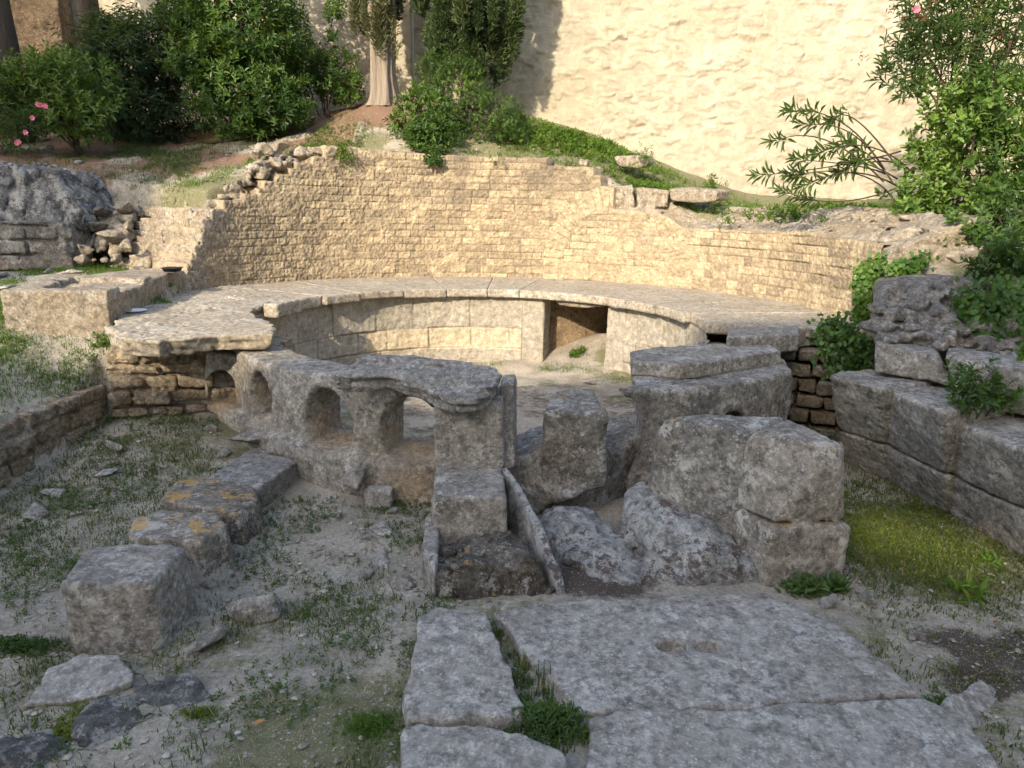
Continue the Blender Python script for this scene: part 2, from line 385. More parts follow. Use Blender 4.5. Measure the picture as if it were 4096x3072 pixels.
def build_curved():
    phis = np.linspace(162, -5, 1100); z = np.arange(.85, 3.03, .0115)
    PH, ZZ = np.meshgrid(phis, z, indexing='ij'); nphi, nz = PH.shape
    S = 4 * np.radians(162 - PH)
    top = wall_top(PH) + .012 * n2(S, S * 0, 6, 2, 3.3)
    Zc = np.minimum(ZZ, top)
    s, zc = S.ravel(), Zc.ravel()
    rs = np.random.RandomState(5)
    b1 = .85 + np.cumsum(np.r_[0, np.full(30, .105) + rs.uniform(-.012, .014, 30)])
    blk, ed = coursing(s, zc, b1, .12, .3, 11)
    b2 = np.r_[.85, 1.1, 1.37, 1.37 + np.cumsum(np.full(20, .108) + rs.uniform(-.01, .012, 20))]
    q, e2 = coursing(s, zc, b2, .14, .34, 12)
    big, e3 = coursing(s, zc, np.r_[.85, 1.1, 1.37, 4], .5, .7, 15)
    q = np.where(zc < 1.37, big * .6, q); e2 = np.where(zc < 1.37, e3, e2)
    # the arch
    sc, zs, ra, th = 7.06, 1.38, .86, .31
    dx, dz = s - sc, zc - zs
    r = np.where(dz > 0, np.hypot(dx, dz), np.abs(dx))
    ang = np.where(dz > 0, np.arctan2(dz, dx) * (ra + .15), np.where(dx > 0, dz, ra * np.pi + .15 * np.pi - dz))
    inside = r < ra; ring = (r >= ra) & (r < ra + th)
    vs = .125; vi = np.floor(ang / vs); ev = np.minimum(ang / vs - vi, 1 - (ang / vs - vi)) * vs
    ev = np.minimum(ev, np.minimum(r - ra, ra + th - r) + .004)
    blk = np.where(inside, q, np.where(ring, hsh(vi + 3) * .8 + .1, blk)); ed = np.where(inside, np.minimum(e2, ra - r + .004), np.where(ring, ev, ed))
    # right of the arch the face is worn smooth and pinkish
    worn = np.clip((s - 8.4) / .5, 0, 1)
    jw = .0045 * (1 - .3 * worn) + .003 * fbm(np.stack([s * 7, zc * 7, s * 0], 1), 2)
    joint = np.clip(1 - (ed - jw * .5) / (jw + .003), 0, 1)
    fade = np.clip(.7 + .75 * fbm(np.stack([s * 1.6, zc * 2.2, s * 0 + 4], 1), 3), .1, 1)
    joint = joint * fade
    P3 = np.stack([s * 4, zc * 4, s * 0 + 2], 1)
    amp = np.where(s < 4.4, .012, .008); amp = amp * (1 - .3 * worn)
    d = (hsh(blk * 77.7) - .5) * .011 * (1 - .5 * worn) + amp * .75 * fbm(P3 * 3.2, 4, .6) + .02 * fbm(P3 * .5, 2) + .008 * fbm(P3 * 10, 2) - joint * .008 - .001 * np.clip(1 - ed / .02, 0, 1)
    hb = np.abs(zc[:, None] - b1[None]).min(1)
    crack = np.clip(1 - hb / .009, 0, 1) * np.clip(fbm(np.stack([s * 1.3, np.floor(zc / .105) * 3.7, s * 0], 1), 2) * 4 - 1.3, 0, 1) * ~ring * np.where((s > 8) & (zc > 1.4), 1, .15)
    d = d - crack * .03; joint = np.maximum(joint, crack)
    R = RW - d.reshape(S.shape)
    # pillow over the top edge
    R = R + np.clip(1 - (top - Zc) / .03, 0, 1) * .012
    A = np.radians(PH)
    V = np.stack([CX + R * np.cos(A), CY + R * np.sin(A), Zc], -1)
    pat = .25 + .3 * n2(S, Zc, .8, 3, 8.) + np.clip((Zc - 2.1) / .9, 0, 1) * .28 + np.clip((2.4 - S) / 1.6, 0, 1) * .4 + np.exp(-((S - 4.55) / .16) ** 2) * .3 + worn.reshape(S.shape) * .1
    tone = np.clip(blk.reshape(S.shape) * .8 + .1 + .18 * n2(S, Zc, 1.1, 2, 5.) - np.clip((Zc - 2.2) / .8, 0, 1) * .2, 0, 1)
    # top surface running back into the bank
    caps, cb, cj, cp = [], [], [], []
    for k, dr in enumerate((.03, .1, .2, .32, .46, .6)):
        rr = R[:, -1] + dr; zz = top[:, -1] - .004 + .03 * n2(S[:, 0], S[:, 0] * 0 + k, 7, 3, 2.) * min(1, k * .5) + .02 * min(k, 2) * .3
        caps.append(np.stack([CX + rr * np.cos(A[:, 0]), CY + rr * np.sin(A[:, 0]), zz], -1))
    caps.append(np.stack([CX + (R[:, -1] + .6) * np.cos(A[:, 0]), CY + (R[:, -1] + .6) * np.sin(A[:, 0]), top[:, -1] * 0 + .8], -1))
    caps = np.stack(caps, 1)
    V = np.concatenate([V, caps], 1); n1 = V.shape[1]
    ext = lambda a, val: np.concatenate([a.reshape(S.shape), np.tile(np.asarray(val)[:, None] if np.ndim(val) else np.full((nphi, 1), val), (1, n1 - nz))], 1)
    i = np.arange(nphi * n1).reshape(nphi, n1)
    Q = np.stack([i[:-1, :-1], i[:-1, 1:], i[1:, 1:], i[1:, :-1]], -1).reshape(-1, 4)
    VV = V.reshape(-1, 3)
    # drop the faces squeezed flat above the broken top
    keep = (np.linalg.norm(VV[Q[:, 0]] - VV[Q[:, 1]], axis=1) > 5e-4) | (np.linalg.norm(VV[Q[:, 2]] - VV[Q[:, 3]], axis=1) > 5e-4)
    mesh('masonry', VV, Q[keep], M_CURVE, cw, attrs={'blk': ext(tone, .4).ravel(), 'joint': ext(joint, 0).ravel(), 'patina': ext(pat, .45).ravel()})
build_curved()
# broken end of the wall: stepped courses seen in section
def build_steps():
    rows = [(1.06, 1.22, 158.4, 1.2), (1.22, 1.36, 157.6, 1.5), (1.36, 1.5, 156.6, 1.5), (1.5, 1.66, 155.2, 1.6), (1.66, 1.82, 154.0, 1.7), (1.82, 1.98, 152.8, 1.6), (1.98, 2.12, 151.2, 1.5)]
    rs = np.random.RandomState(3); fs = []
    for z0, z1, ph, L in rows:
        er = pol(1, ph) - [CX, CY]; et = np.array([er[1], -er[0]])      # et runs back along the wall
        c = pol(RW - .01, ph); a = 0
        while a < L:
            w = rs.uniform(.26, .42); off = rs.uniform(-.03, .035); zz = z1 - rs.uniform(0, .02) - (.05 if a > L - .4 else 0)
            b = min(a + w - .012, L)
            f = hull([[*(c + er * x + et * y), z] for x in (a, b) for y in (off, .85) for z in (z0 - .01, zz)], .012)
            fs.append(f); a += w
    u = union(*fs, k=.012)
    stone('stepped_end', u, M_PALE, cw, h=.016, amp=.012, ns=6, amp2=.006)
build_steps()
# rough stones left on the broken crest
def boulder(c, r, seed, tilt=.3, flat=1., n=10):
    rs = np.random.RandomState(seed); p = rs.normal(size=(n, 3)); p /= np.linalg.norm(p, axis=1)[:, None]
    p = p * rs.uniform(.8, 1.05, (n, 1)) * np.asarray(r) * [1, 1, flat]
    M = np.array(Matrix.Rotation(rs.uniform(0, 6.3), 3, 'Z') @ Matrix.Rotation(rs.uniform(-tilt, tilt), 3, 'X') @ Matrix.Rotation(rs.uniform(-tilt, tilt), 3, 'Y'))
    return hull(p @ M.T + np.asarray(c), min(.01, .07 * min(r) * flat))
def crest():
    fs = []; rs = np.random.RandomState(21)
    for (px, py, w, hh) in [(1050, 590, .2, .1), (1120, 580, .22, .09), (1200, 595, .2, .09), (1270, 600, .17, .08), (1085, 640, .24, .09), (1160, 650, .2, .08), (1040, 680, .22, .09), (1010, 655, .16, .07), (1110, 700, .14, .05),
                            (1000, 730, .17, .07), (930, 750, .17, .08), (960, 720, .12, .06), (900, 775, .14, .07), (860, 800, .15, .07), (1230, 640, .16, .07), (985, 700, .12, .05), (1020, 610, .14, .07), (905, 745, .1, .05)]:
        p = Pc(px, py, 4.22); fs.append(boulder(p - [0, 0, hh * .5], (w, w * .8, hh * 1.5), rs.randint(9999), .25))
    for k in range(46):
        u = rs.rand(); px = 880 + 380 * u; py = np.interp(px, [880, 960, 1040, 1260], [800, 735, 620, 590]) + rs.uniform(-6, 60) * (.4 + u * .6); p = Pc(px, py, 4.2 + rs.uniform(-.05, .12)); w = rs.uniform(.08, .17)
        fs.append(boulder(p - [0, 0, .06], (w, w * .9, w * .6), rs.randint(9999), .3))
    stone('broken_crest', union(*fs, k=.015), M_PALE, cw, h=.016, amp=.02, ns=7, amp2=.007)
crest()
def right_crest():
    fs = []
    # worn blocks standing on the lower, right hand stretch
    for pts, R0, dz in [([(2455, 745), (2530, 738), (2540, 835), (2458, 838)], 4.12, .3), ([(2545, 750), (2600, 765), (2680, 760), (2680, 835), (2550, 838)], 4.2, .3)]:
        q = [Pc(*p, R0) for p in pts]; q2 = [Pc(*p, R0 + .35) for p in pts]
        for a, b_ in zip(q, q2): b_[2] = a[2]
        fs.append(hull(q + q2, .02))
    rs = np.random.RandomState(77)
    def bank(X):
        dx, dy = X[:, 0] - CX, X[:, 1] - CY; r = np.hypot(dx, dy); t = np.degrees(np.arctan2(dy, dx))
        top = wall_top(np.clip(t, -20, 160)) - .02 + np.clip(r - 4.04, 0, .75) * .42
        return np.maximum.reduce([(X[:, 2] - top) * .9, 4.03 - r, r - 4.9, (t - 62) * .07, (-7 - t) * .07, 1.6 - X[:, 2]])
    bank.lo = np.array([1.0, 6.8, 1.6]); bank.hi = np.array([4.55, 11.8, 2.62]); fs.append(bank)
    for k in range(30):
        ph = rs.uniform(-6, 58); rr = rs.uniform(4.1, 4.7); p = pol(rr, ph, wall_top(ph) + (rr - 4.04) * .42 - .03)
        r = rs.uniform(.08, .2); fs.append(boulder(p, (r, r * .8, r * .4), rs.randint(9999), .25))
    stone('rubble_bank', union(*fs, k=.02), M_PALE, cw, h=.02, amp=.05, ns=4, amp2=.01, strata=.012)
right_crest()
def crest_block(name, px, R0, dep, z1, label, mat=M_PALE, **kw):
    q = [Pc(*p, R0) for p in px]; lo = min(a[2] for a in q)
    c = np.mean(q, 0); er = (c - [CX, CY, 0])[:2]; er = er / np.hypot(*er)
    q2 = [np.array([a[0] + er[0] * dep, a[1] + er[1] * dep, a[2] + z1]) for a in q]
    o = stone(name, hull(q + q2, .03), mat, h=.013, amp=.016, ns=5, **kw); return tag(o, label, 'stone')
crest_block('stone_block', [(2672, 755), (2680, 805), (2800, 815), (2860, 805), (2868, 765), (2760, 752)], 4.25, .4, .03, 'long grey stone lying loose on the crest of the curved wall right of the arch')
crest_block('stone_block', [(2452, 625), (2470, 665), (2560, 675), (2595, 655), (2585, 622), (2520, 630)], 4.75, .35, .03, 'hollow topped grey stone at the end of the green weeds below the plaster wall')
crest_block('stone_block', [(2310, 638), (2312, 662), (2350, 665), (2350, 640)], 4.35, .16, .02, 'small grey block at the top right corner of the curved wall')

# ------------------------------------------------------------------ round basin: wall, doorway, ledge
rw = thing('basin_wall', 'low curved inner wall of large pale ashlars with a square doorway', 'wall', pol(2.38, 90, 0))
DL, DR = 69.8, 47.0
def build_ring():
    def piece(a0, a1, dz0=0.):
        n = max(8, int(abs(a1 - a0) / 57.3 * 2.38 / .014)); ph = np.linspace(a0, a1, n); z = np.arange(-.1, 1.01, .014)
        PH, ZZ = np.meshgrid(ph, z, indexing='ij'); S = 2.38 * np.radians(200 - PH); s, zc = S.ravel(), ZZ.ravel()
        b1 = [-.3, .03, .28, .56, 1.2]
        blk, ed = coursing(s, zc, b1, .42, .8, 31, .004)
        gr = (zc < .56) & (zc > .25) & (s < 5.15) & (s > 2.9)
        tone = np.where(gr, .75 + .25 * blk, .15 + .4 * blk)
        jamb = ((PH.ravel() > DL) & (PH.ravel() < DL + 7.5)) | ((PH.ravel() < DR) & (PH.ravel() > DR - 7))
        dj = np.minimum(np.abs(PH.ravel() - DL - 7.5), np.abs(PH.ravel() - DR + 7)) / 57.3 * 2.38
        tone = np.where(jamb, .3, tone); ed = np.where(jamb, np.minimum(dj, .1), np.minimum(ed, dj + (~jamb) * 0))
        joint = np.clip(1 - (ed - .001 - .004 * np.clip(fbm(np.stack([s * 2, zc * 3, s * 0 + 3], 1), 2), 0, 1)) / .005, 0, 1) * .85
        P3 = np.stack([s * 5, zc * 5, s * 0], 1)
        d = (hsh(blk * 55.1) - .5) * .035 * ~jamb + jamb * .012 + .012 * fbm(P3, 3) + .006 * fbm(P3 * 6, 3) - joint * .012
        R = 2.38 - d.reshape(S.shape); A = np.radians(PH)
        V = np.stack([CX + R * np.cos(A), CY + R * np.sin(A), ZZ], -1)
        # returns at both ends, .26 m deep
        for e, st in ((0, 1), (-1, -1)):
            row = []
            for dr in (.26, .13, .02):
                q = V[e].copy(); er = np.array([math.cos(A[e, 0]), math.sin(A[e, 0])]); q[:, :2] += er * (dr + .01 * n2(ZZ[e], ZZ[e] * 0 + dr, 8, 3, 1.)[:, None]); row.append(q)
            row = np.stack(row, 0)
            V = np.concatenate([row, V], 0) if e == 0 else np.concatenate([V, row[::-1]], 0)
        pad = lambda a: np.concatenate([np.repeat(a[:1], 3, 0), a, np.repeat(a[-1:], 3, 0)], 0)
        n1, n2_ = V.shape[:2]; i = np.arange(n1 * n2_).reshape(n1, n2_)
        Q = np.stack([i[:-1, :-1], i[:-1, 1:], i[1:, 1:], i[1:, :-1]], -1).reshape(-1, 4)
        pat = pad(.35 + .3 * n2(S, ZZ, 1.2, 3, 4.))
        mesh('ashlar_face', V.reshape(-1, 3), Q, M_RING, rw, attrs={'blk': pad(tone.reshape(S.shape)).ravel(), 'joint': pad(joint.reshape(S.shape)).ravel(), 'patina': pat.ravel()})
    piece(196, DL); piece(DR, -32)
    # passage behind the doorway
    a = pol(2.64, DL - .6); c = pol(2.64, DR + .5)
    d = np.array([.53, .85]); 
    p1 = pol(2.62, DL + 1); k1 = p1 + d * .16; k2 = k1 + np.array([1.25, .42])
    w1 = hull([[*q, z] for q in (p1, k1, k1 + [-.3, .1], p1 + [-.3, 0]) for z in (-.1, 1.0)], .015)
    w2 = hull([[*q, z] for q in (k1 + [-.02, 0], k2, k2 + [-.1, .4], k1 + [-.1, .4]) for z in (-.1, 1.0)], .02)
    stone('passage_wall', union(w1, w2), stone_mat('ochre_passage_stone', (.24, .165, .095), (.36, .26, .16), black=.2, warm=.6, bumpy=1.6), rw, h=.018, amp=.02, ns=7, amp2=.008)
    p3 = pol(2.62, DR - 1.5); w3 = hull([[*q, z] for q in (p3, p3 + [.9, .75], p3 + [1.1, .3], p3 + [.3, -.2]) for z in (-.1, 1.0)], .02)
    stone('passage_wall', w3, M_WARM, rw, h=.025)
    q = [Py(2210, 1192, 9.62), Py(2425, 1205, 9.25), Py(2420, 1228, 9.25), Py(2330, 1232, 9.4), Py(2235, 1222, 9.6)]
    stone('lintel_fragment', hull(q + [x + np.array([.13, .22, 0]) for x in q], .015), M_PALE, rw, h=.012, amp=.008)
build_ring()

lg = thing('stone_ledge', 'broad flat ring of worn pale slabs around the basin with a projecting edge', 'ledge', pol(3.2, 90, .95))
Lpoly = [Pz(*p, 1.1) for p in [(430, 1312), (470, 1352), (620, 1362), (860, 1340), (1090, 1338), (1108, 1300), (1020, 1262), (1003, 1238), (1075, 1205), (1180, 1192)]] + [pol(4.02, a, 1.1) for a in (146, 154, 161, 168)]
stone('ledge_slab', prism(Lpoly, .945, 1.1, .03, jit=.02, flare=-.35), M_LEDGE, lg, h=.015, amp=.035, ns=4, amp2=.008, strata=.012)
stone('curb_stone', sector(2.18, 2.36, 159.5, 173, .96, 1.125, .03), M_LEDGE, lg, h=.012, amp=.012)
segs = [(160, 147.5), (147.45, 134), (133.95, 118), (117.95, 103), (102.95, 89), (88.95, 78), (77.95, 45), (44.95, 24), (23.95, 8), (7.95, -9)]
for k, (a1, a0) in enumerate(segs):
    r0 = [2.3, 2.22, 2.24, 2.26, 2.28, 2.28, 2.27, 2.24, 2.27, 2.36][k]
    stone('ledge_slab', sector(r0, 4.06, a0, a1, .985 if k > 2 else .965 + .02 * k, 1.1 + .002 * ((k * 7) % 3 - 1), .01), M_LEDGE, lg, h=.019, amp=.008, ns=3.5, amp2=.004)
Re = [Pz(*p, 1.1) for p in [(3100, 1290), (3196, 1304), (3424, 1281), (3500, 1262)]] + [pol(4.05, a, 1.1) for a in (4, -3)] + [pol(3.3, -6, 1.1)]
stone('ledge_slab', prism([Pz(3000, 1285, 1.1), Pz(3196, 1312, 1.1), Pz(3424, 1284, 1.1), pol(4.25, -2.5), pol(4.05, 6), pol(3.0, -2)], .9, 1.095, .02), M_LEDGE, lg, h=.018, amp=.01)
q = [Pz(*p, 1.1) for p in [(2918, 1308), (3196, 1300), (3200, 1335), (2908, 1352)]]
tag(stone('ledge_block', prism([*q, ], .93, 1.1, .025), M_GREY, h=.014, amp=.014), 'worn grey block bridging the ledge end above the dark gap with ivy', 'stone')
# ------------------------------------------------------------------ ground
def rbf(pts):
    p = np.array(pts, float); x = p[:, :2]; n = len(p)
    K = np.hypot(*(x[:, None] - x[None]).transpose(2, 0, 1)); M = np.ones((n + 1, n + 1)); M[:n, :n] = K; M[n, n] = 0
    w = np.linalg.solve(M, np.r_[p[:, 2], 0])
    def f(X, Y):
        sh = X.shape; q = np.stack([X.ravel(), Y.ravel()], 1); o = np.full(len(q), w[n])
        for i in range(n): o += w[i] * np.hypot(q[:, 0] - x[i, 0], q[:, 1] - x[i, 1])
        return o.reshape(sh)
    return f
z_floor = rbf([(0, 2, .05), (.05, 2.8, .05), (-.1, 3.3, .045), (-.62, 3.2, .0), (-3, 2, 0), (3, 2, -.02), (0, 3.55, .03), (-2, 3, 0), (-3.2, 3.5, .02), (-3.3, 5, .06), (-3.3, 6.0, .27), (-2.6, 6.2, .27), (-2.2, 5.7, .1), (-1.3, 5.1, 0), (-.6, 5.1, 0), (0, 7, .05), (-1.5, 8, .03), (0, 9.2, .03), (.9, 9.3, .1),
               (1.5, 8, .06), (.5, 6, .03), (1.3, 10, .48), (.8, 9.75, .2), (2.2, 4.3, 0), (2.5, 5.2, .03), (2.6, 6.3, .1), (3, 3.5, 0), (0, 12, .1), (-3, 9, .1), (3.5, 9, .1), (.6, 4.55, -.16), (1.05, 4.3, -.02), (.4, 4.1, -.02), (-8, 2, .1), (6, 2, 0), (0, -40, .2), (40, 0, .2), (-40, 0, .4)])
z_left = rbf([(-3.8, 4.3, .52), (-3.8, 5, .56), (-3.8, 6, .58), (-4.3, 5, .6), (-4.3, 6, .78), (-3.75, 6.45, .95), (-4.6, 6.3, .98), (-5.4, 6.5, 1.0), (-5, 7.6, 1.2), (-4.9, 8.3, 1.26), (-6.2, 8, 1.2), (-5.5, 8.8, 1.3), (-7.5, 9, 1.35), (-4.4, 8.8, 1.25), (-7, 6, .95), (-6, 4, .6), (-4.5, 2, .3), (-15, 7, 1.3), (-3.9, 7.2, 1.0)])
z_hill = rbf([(-.5, 11.9, 2.93), (-2.5, 11.35, 2.86), (-3.4, 10.75, 2.76), (-3.9, 10.2, 2.5), (-4.45, 9.75, 2.3), (-5.5, 9.8, 2.3), (-5.6, 9.4, 2.15), (-7, 9.8, 2.6), (-9, 10, 2.7), (-6, 12.5, 3.05), (-9, 13, 3.3), (-3.5, 12.6, 3.35), (-2.3, 13.2, 4.0), (-2.6, 12.3, 3.5), (-.4, 12.7, 3.5), (-1.3, 13.4, 3.95), (.9, 11.75, 2.82), (1.4, 12.4, 3.0),
              (0, 14.5, 3.95), (1.5, 13.5, 3.38), (2.0, 11.35, 2.45), (2.9, 10.8, 2.15), (3.5, 10.6, 2.1), (4.1, 9.0, 2.02), (5.5, 11, 2.2), (5, 8, 2.1), (7, 7, 2.2), (4.2, 7.6, 1.98), (-2, 16, 4.1), (3, 13.2, 2.72), (4.3, 12.8, 2.22), (-12, 16, 4), (8, 13, 2.4), (-14, 10, 2.8), (14, 10, 2.4), (-20, 30, 5), (20, 30, 4), (4.6, 6.8, 1.85), (4.0, 6.3, 1.45), (3.6, 5.6, .9), (4.5, 5.3, 1.1), (3.9, 4.2, .75), (6, 5.5, 1.6), (7, 3, .9), (3.6, 2, .3)])
P_LEFT = [(-3.82, -60), (-3.82, 4.2), (-3.8, 5), (-3.72, 6.3), (-2.55, 6.55), (-2.6, 7), (-3.2, 7.6), (-3.9, 8.0), (-4.1, 8.95), (-3.9, 9.6), (-4.4, 10.2), (-60, 10.5), (-60, -60)]
_a = np.radians(np.linspace(149, -30, 60))
P_HILL = [(-60, 10.3), (-6, 10.25), (-5.2, 10.15), (-4.45, 9.95)] + [(CX + 4.3 * math.cos(a), CY + 4.3 * math.sin(a)) for a in _a] + [(3.75, 6.3), (3.3, 5.6), (3.5, 4.6), (3.75, 4.0), (3.9, 2), (3.9, -60), (60, -60), (60, 60), (-60, 60)]
def H(X, Y, bumps=True):
    X = np.asarray(X, float); Y = np.asarray(Y, float); sh = X.shape; q = np.stack([X.ravel(), Y.ravel()], 1).astype(np.float32)
    def mask(P, w): t = np.clip(.5 - poly2(P, q) / w, 0, 1).reshape(sh); return t * t * (3 - 2 * t)
    z = z_floor(X, Y); a = mask(P_LEFT, .16); z = z * (1 - a) + z_left(X, Y) * a
    b = mask(P_HILL, .16); z = z * (1 - b) + z_hill(X, Y) * b
    if bumps:
        near = ((X > -9) & (X < 8) & (Y > -1) & (Y < 18))
        z = z + near * (.022 * n2(X, Y, 2.2, 3, 5.1) * (1 + 1.2 * b) + .006 * n2(X, Y, 11, 3, 9.))
    return z
def gh(x, y): return float(H(np.array([x]), np.array([y]))[0])
def axis(lo, hi, st, far):
    c = np.arange(lo, hi, st); g = np.geomspace(.3, far, 14)
    return np.concatenate([(lo - g)[::-1], c, hi + g])
def build_ground():
    gx = axis(-7.5, 6.5, .036, 120); gy = axis(1.6, 14.6, .036, 120)
    X, Y = np.meshgrid(gx, gy, indexing='ij'); Z = H(X, Y)
    r = np.hypot(X - CX, Y - CY)
    hillm = np.clip((Z - 1.9) / .3, 0, 1)
    n = n2(X, Y, 1.3, 4, 2.2)
    veg = np.clip(.35 + .8 * n, 0, 1)
    # brown needle litter under the trees, dark moss by the slab and in the pit
    lit = np.clip(1.3 - np.hypot((X + 2.2) / 1.0, (Y - 13.0) / .8), 0, 1) * 1.6 + hillm * np.clip((Y - 9.9 - .35 * (X + 5)) / .8, 0, 1) * (X < -2.6) * np.clip(.85 + .7 * n2(X, Y, 1.7, 3, 6.), .25, 1)
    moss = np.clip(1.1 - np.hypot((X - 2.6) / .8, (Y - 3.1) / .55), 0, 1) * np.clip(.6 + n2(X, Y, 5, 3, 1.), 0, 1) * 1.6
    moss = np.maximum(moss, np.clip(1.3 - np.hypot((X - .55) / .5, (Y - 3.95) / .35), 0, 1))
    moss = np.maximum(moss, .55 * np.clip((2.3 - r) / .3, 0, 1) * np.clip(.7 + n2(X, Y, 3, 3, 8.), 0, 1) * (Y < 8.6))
    veg = np.maximum(veg * (1 - lit.clip(0, 1)), .9 * np.clip(1.4 - np.hypot((X - 2.7) / .75, (Y - 4.35) / .8), 0, 1))
    veg = np.maximum(veg, hillm * (X > -.9) * (Y > 11.5) * .9)
    veg = np.maximum(veg, hillm * np.clip(.72 + .6 * n2(X, Y, 2.2, 3, 14.), 0, 1) * (1 - lit.clip(0, 1)))
    i = np.arange(X.size).reshape(X.shape)
    Q = np.stack([i[:-1, :-1], i[1:, :-1], i[1:, 1:], i[:-1, 1:]], -1).reshape(-1, 4)
    m, nt, b, out = newmat('earth'); B = NB(nt); v = B.tex()
    c = B.mix(B.ramp(B.noise(v, 2.6, 6, .65), [(.35, 0), (.65, 1)]), (.26, .225, .172), (.43, .375, .295))
    c = B.mix(.6, c, B.ramp(B.noise(v, 40, 8, .75), [(.3, .15), (.5, .5), (.72, .9)]), 'OVERLAY')
    g = B.mix(B.noise(v, 30, 4, .7), (.075, .085, .025), (.18, .165, .06))
    vm = B.ramp(B.math('ADD', B.attr('veg'), B.math('MULTIPLY', B.math('SUBTRACT', B.noise(v, 9, 8, .75), .5), 1.6)), [(.45, 0), (.75, 1)])
    c = B.mix(B.math('MULTIPLY', vm, .8), c, g)
    l1 = B.mix(B.noise(v, 45, 6, .75), (.075, .035, .018), (.26, .15, .085))
    lm = B.ramp(B.math('ADD', B.attr('litter'), B.math('MULTIPLY', B.math('SUBTRACT', B.noise(v, 8, 6, .7), .5), .9)), [(.35, 0), (.65, 1)])
    c = B.mix(B.math('MULTIPLY', lm, .92), c, l1)
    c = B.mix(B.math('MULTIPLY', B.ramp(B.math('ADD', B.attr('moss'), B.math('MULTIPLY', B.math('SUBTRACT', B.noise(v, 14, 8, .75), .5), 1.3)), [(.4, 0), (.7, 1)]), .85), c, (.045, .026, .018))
    for sc, thr, col in ((30, .2, (.40, .37, .32)), (60, .24, (.36, .33, .285)), (120, .26, (.42, .385, .33))):
        d = B.voro(v, sc); sel = B.voro(v, sc, out='Color'); s1 = nt.nodes.new('ShaderNodeSeparateColor'); nt.links.new(sel, s1.inputs[0])
        p = B.math('MULTIPLY', B.ramp(d, [(thr, 1), (thr + .08, 0)]), B.ramp(s1.outputs[0], [(.8 - .1 * (sc > 100), 0), (.84 - .1 * (sc > 100), 1)]))
        c = B.mix(B.math('MULTIPLY', p, .8), c, col)
    nt.links.new(c, b.inputs['Base Color'])
    h = B.mix(.5, B.noise(v, 24, 9, .75), B.noise(v, 90, 6, .7))
    nt.links.new(B.bump(h, .8, .04), b.inputs['Normal'])
    tag(mesh('ground', np.stack([X, Y, Z], -1).reshape(-1, 3), Q, m, origin=(0, 0, 0), attrs={'veg': veg.ravel(), 'litter': lit.ravel(), 'moss': moss.ravel()}), kind='structure')
build_ground()

# ------------------------------------------------------------------ left: trough, low walls, rock
T = lambda pts, z: [Pz(*p, z) for p in pts]
tub_p = [(-4.68, 6.48), (-3.76, 6.58), (-3.86, 7.2), (-3.9, 7.5), (-4.05, 8.0), (-5.05, 8.0)]
rec = prism([(-4.45, 6.72), (-3.55, 6.95), (-3.5, 7.5), (-4.3, 7.72), (-4.75, 7.72)], 1.325, 1.6, .02)
hol = ell((-4.6, 7.45, 1.33), (.16, .12, .09))
tag(stone('stone_trough', minus(prism(tub_p, .85, 1.38, .02), rec, hol), M_PALE, h=.016, amp=.012, ns=6, amp2=.008), 'big squared sunlit stone trough with a shallow hollow cut in its top', 'stone trough')
tag(stone('stone_plinth', prism([(-3.92, 7.53), (-4.0, 8.05), (-4.12, 8.55), (-4.14, 9.0), (-4.75, 9.0), (-4.95, 8.03), (-4.1, 8.03)], .9, 1.355, .02), M_PALE, h=.018, amp=.016), 'rough stone footing running from the trough back to the end of the curved wall', 'stone')
def dish(name, c, r, h, prof, mat, n=40, sq=0):
    t = np.linspace(0, 2 * np.pi, n, endpoint=False); V = []
    for rr, zz in prof:
        k = 1.0
        if sq: k = 1 / np.maximum(np.abs(np.cos(t)), np.abs(np.sin(t))) ** .8
        V.append(np.stack([c[0] + r * rr * k * np.cos(t), c[1] + r * rr * k * np.sin(t), np.full(n, c[2] + h * zz)], 1))
    m = len(V); i = np.arange(m * n).reshape(m, n); j = np.roll(i, -1, 1)
    Q = np.stack([i[:-1], j[:-1], j[1:], i[1:]], -1).reshape(-1, 4)
    return mesh(name, np.concatenate(V), Q, mat)
mw, nt, b, _ = newmat('white_glaze'); b.inputs['Base Color'].default_value = (.78, .78, .76, 1); b.inputs['Roughness'].default_value = .25
p = Pz(540, 1247, 1.112)
tag(dish('plate', p, .112, .02, [(0, .1), (.55, .1), (.62, .2), (.97, .95), (1, 1), (.99, .85), (.6, 0), (0, 0)], mw), 'round white plate lying on the sunlit ledge beside the trough', 'plate')
mk, nt, b, _ = newmat('black_plastic'); b.inputs['Base Color'].default_value = (.02, .021, .023, 1); b.inputs['Roughness'].default_value = .4
p = Pz(690, 1086, 1.375)
tag(dish('tray', p, .1, .05, [(0, .1), (.75, .1), (.9, .8), (1.05, .9), (1.05, 1), (.88, 1), (.75, 0), (0, 0)], mk, 48, 1), 'small black tray on the stones at the left end of the curved wall', 'tray')

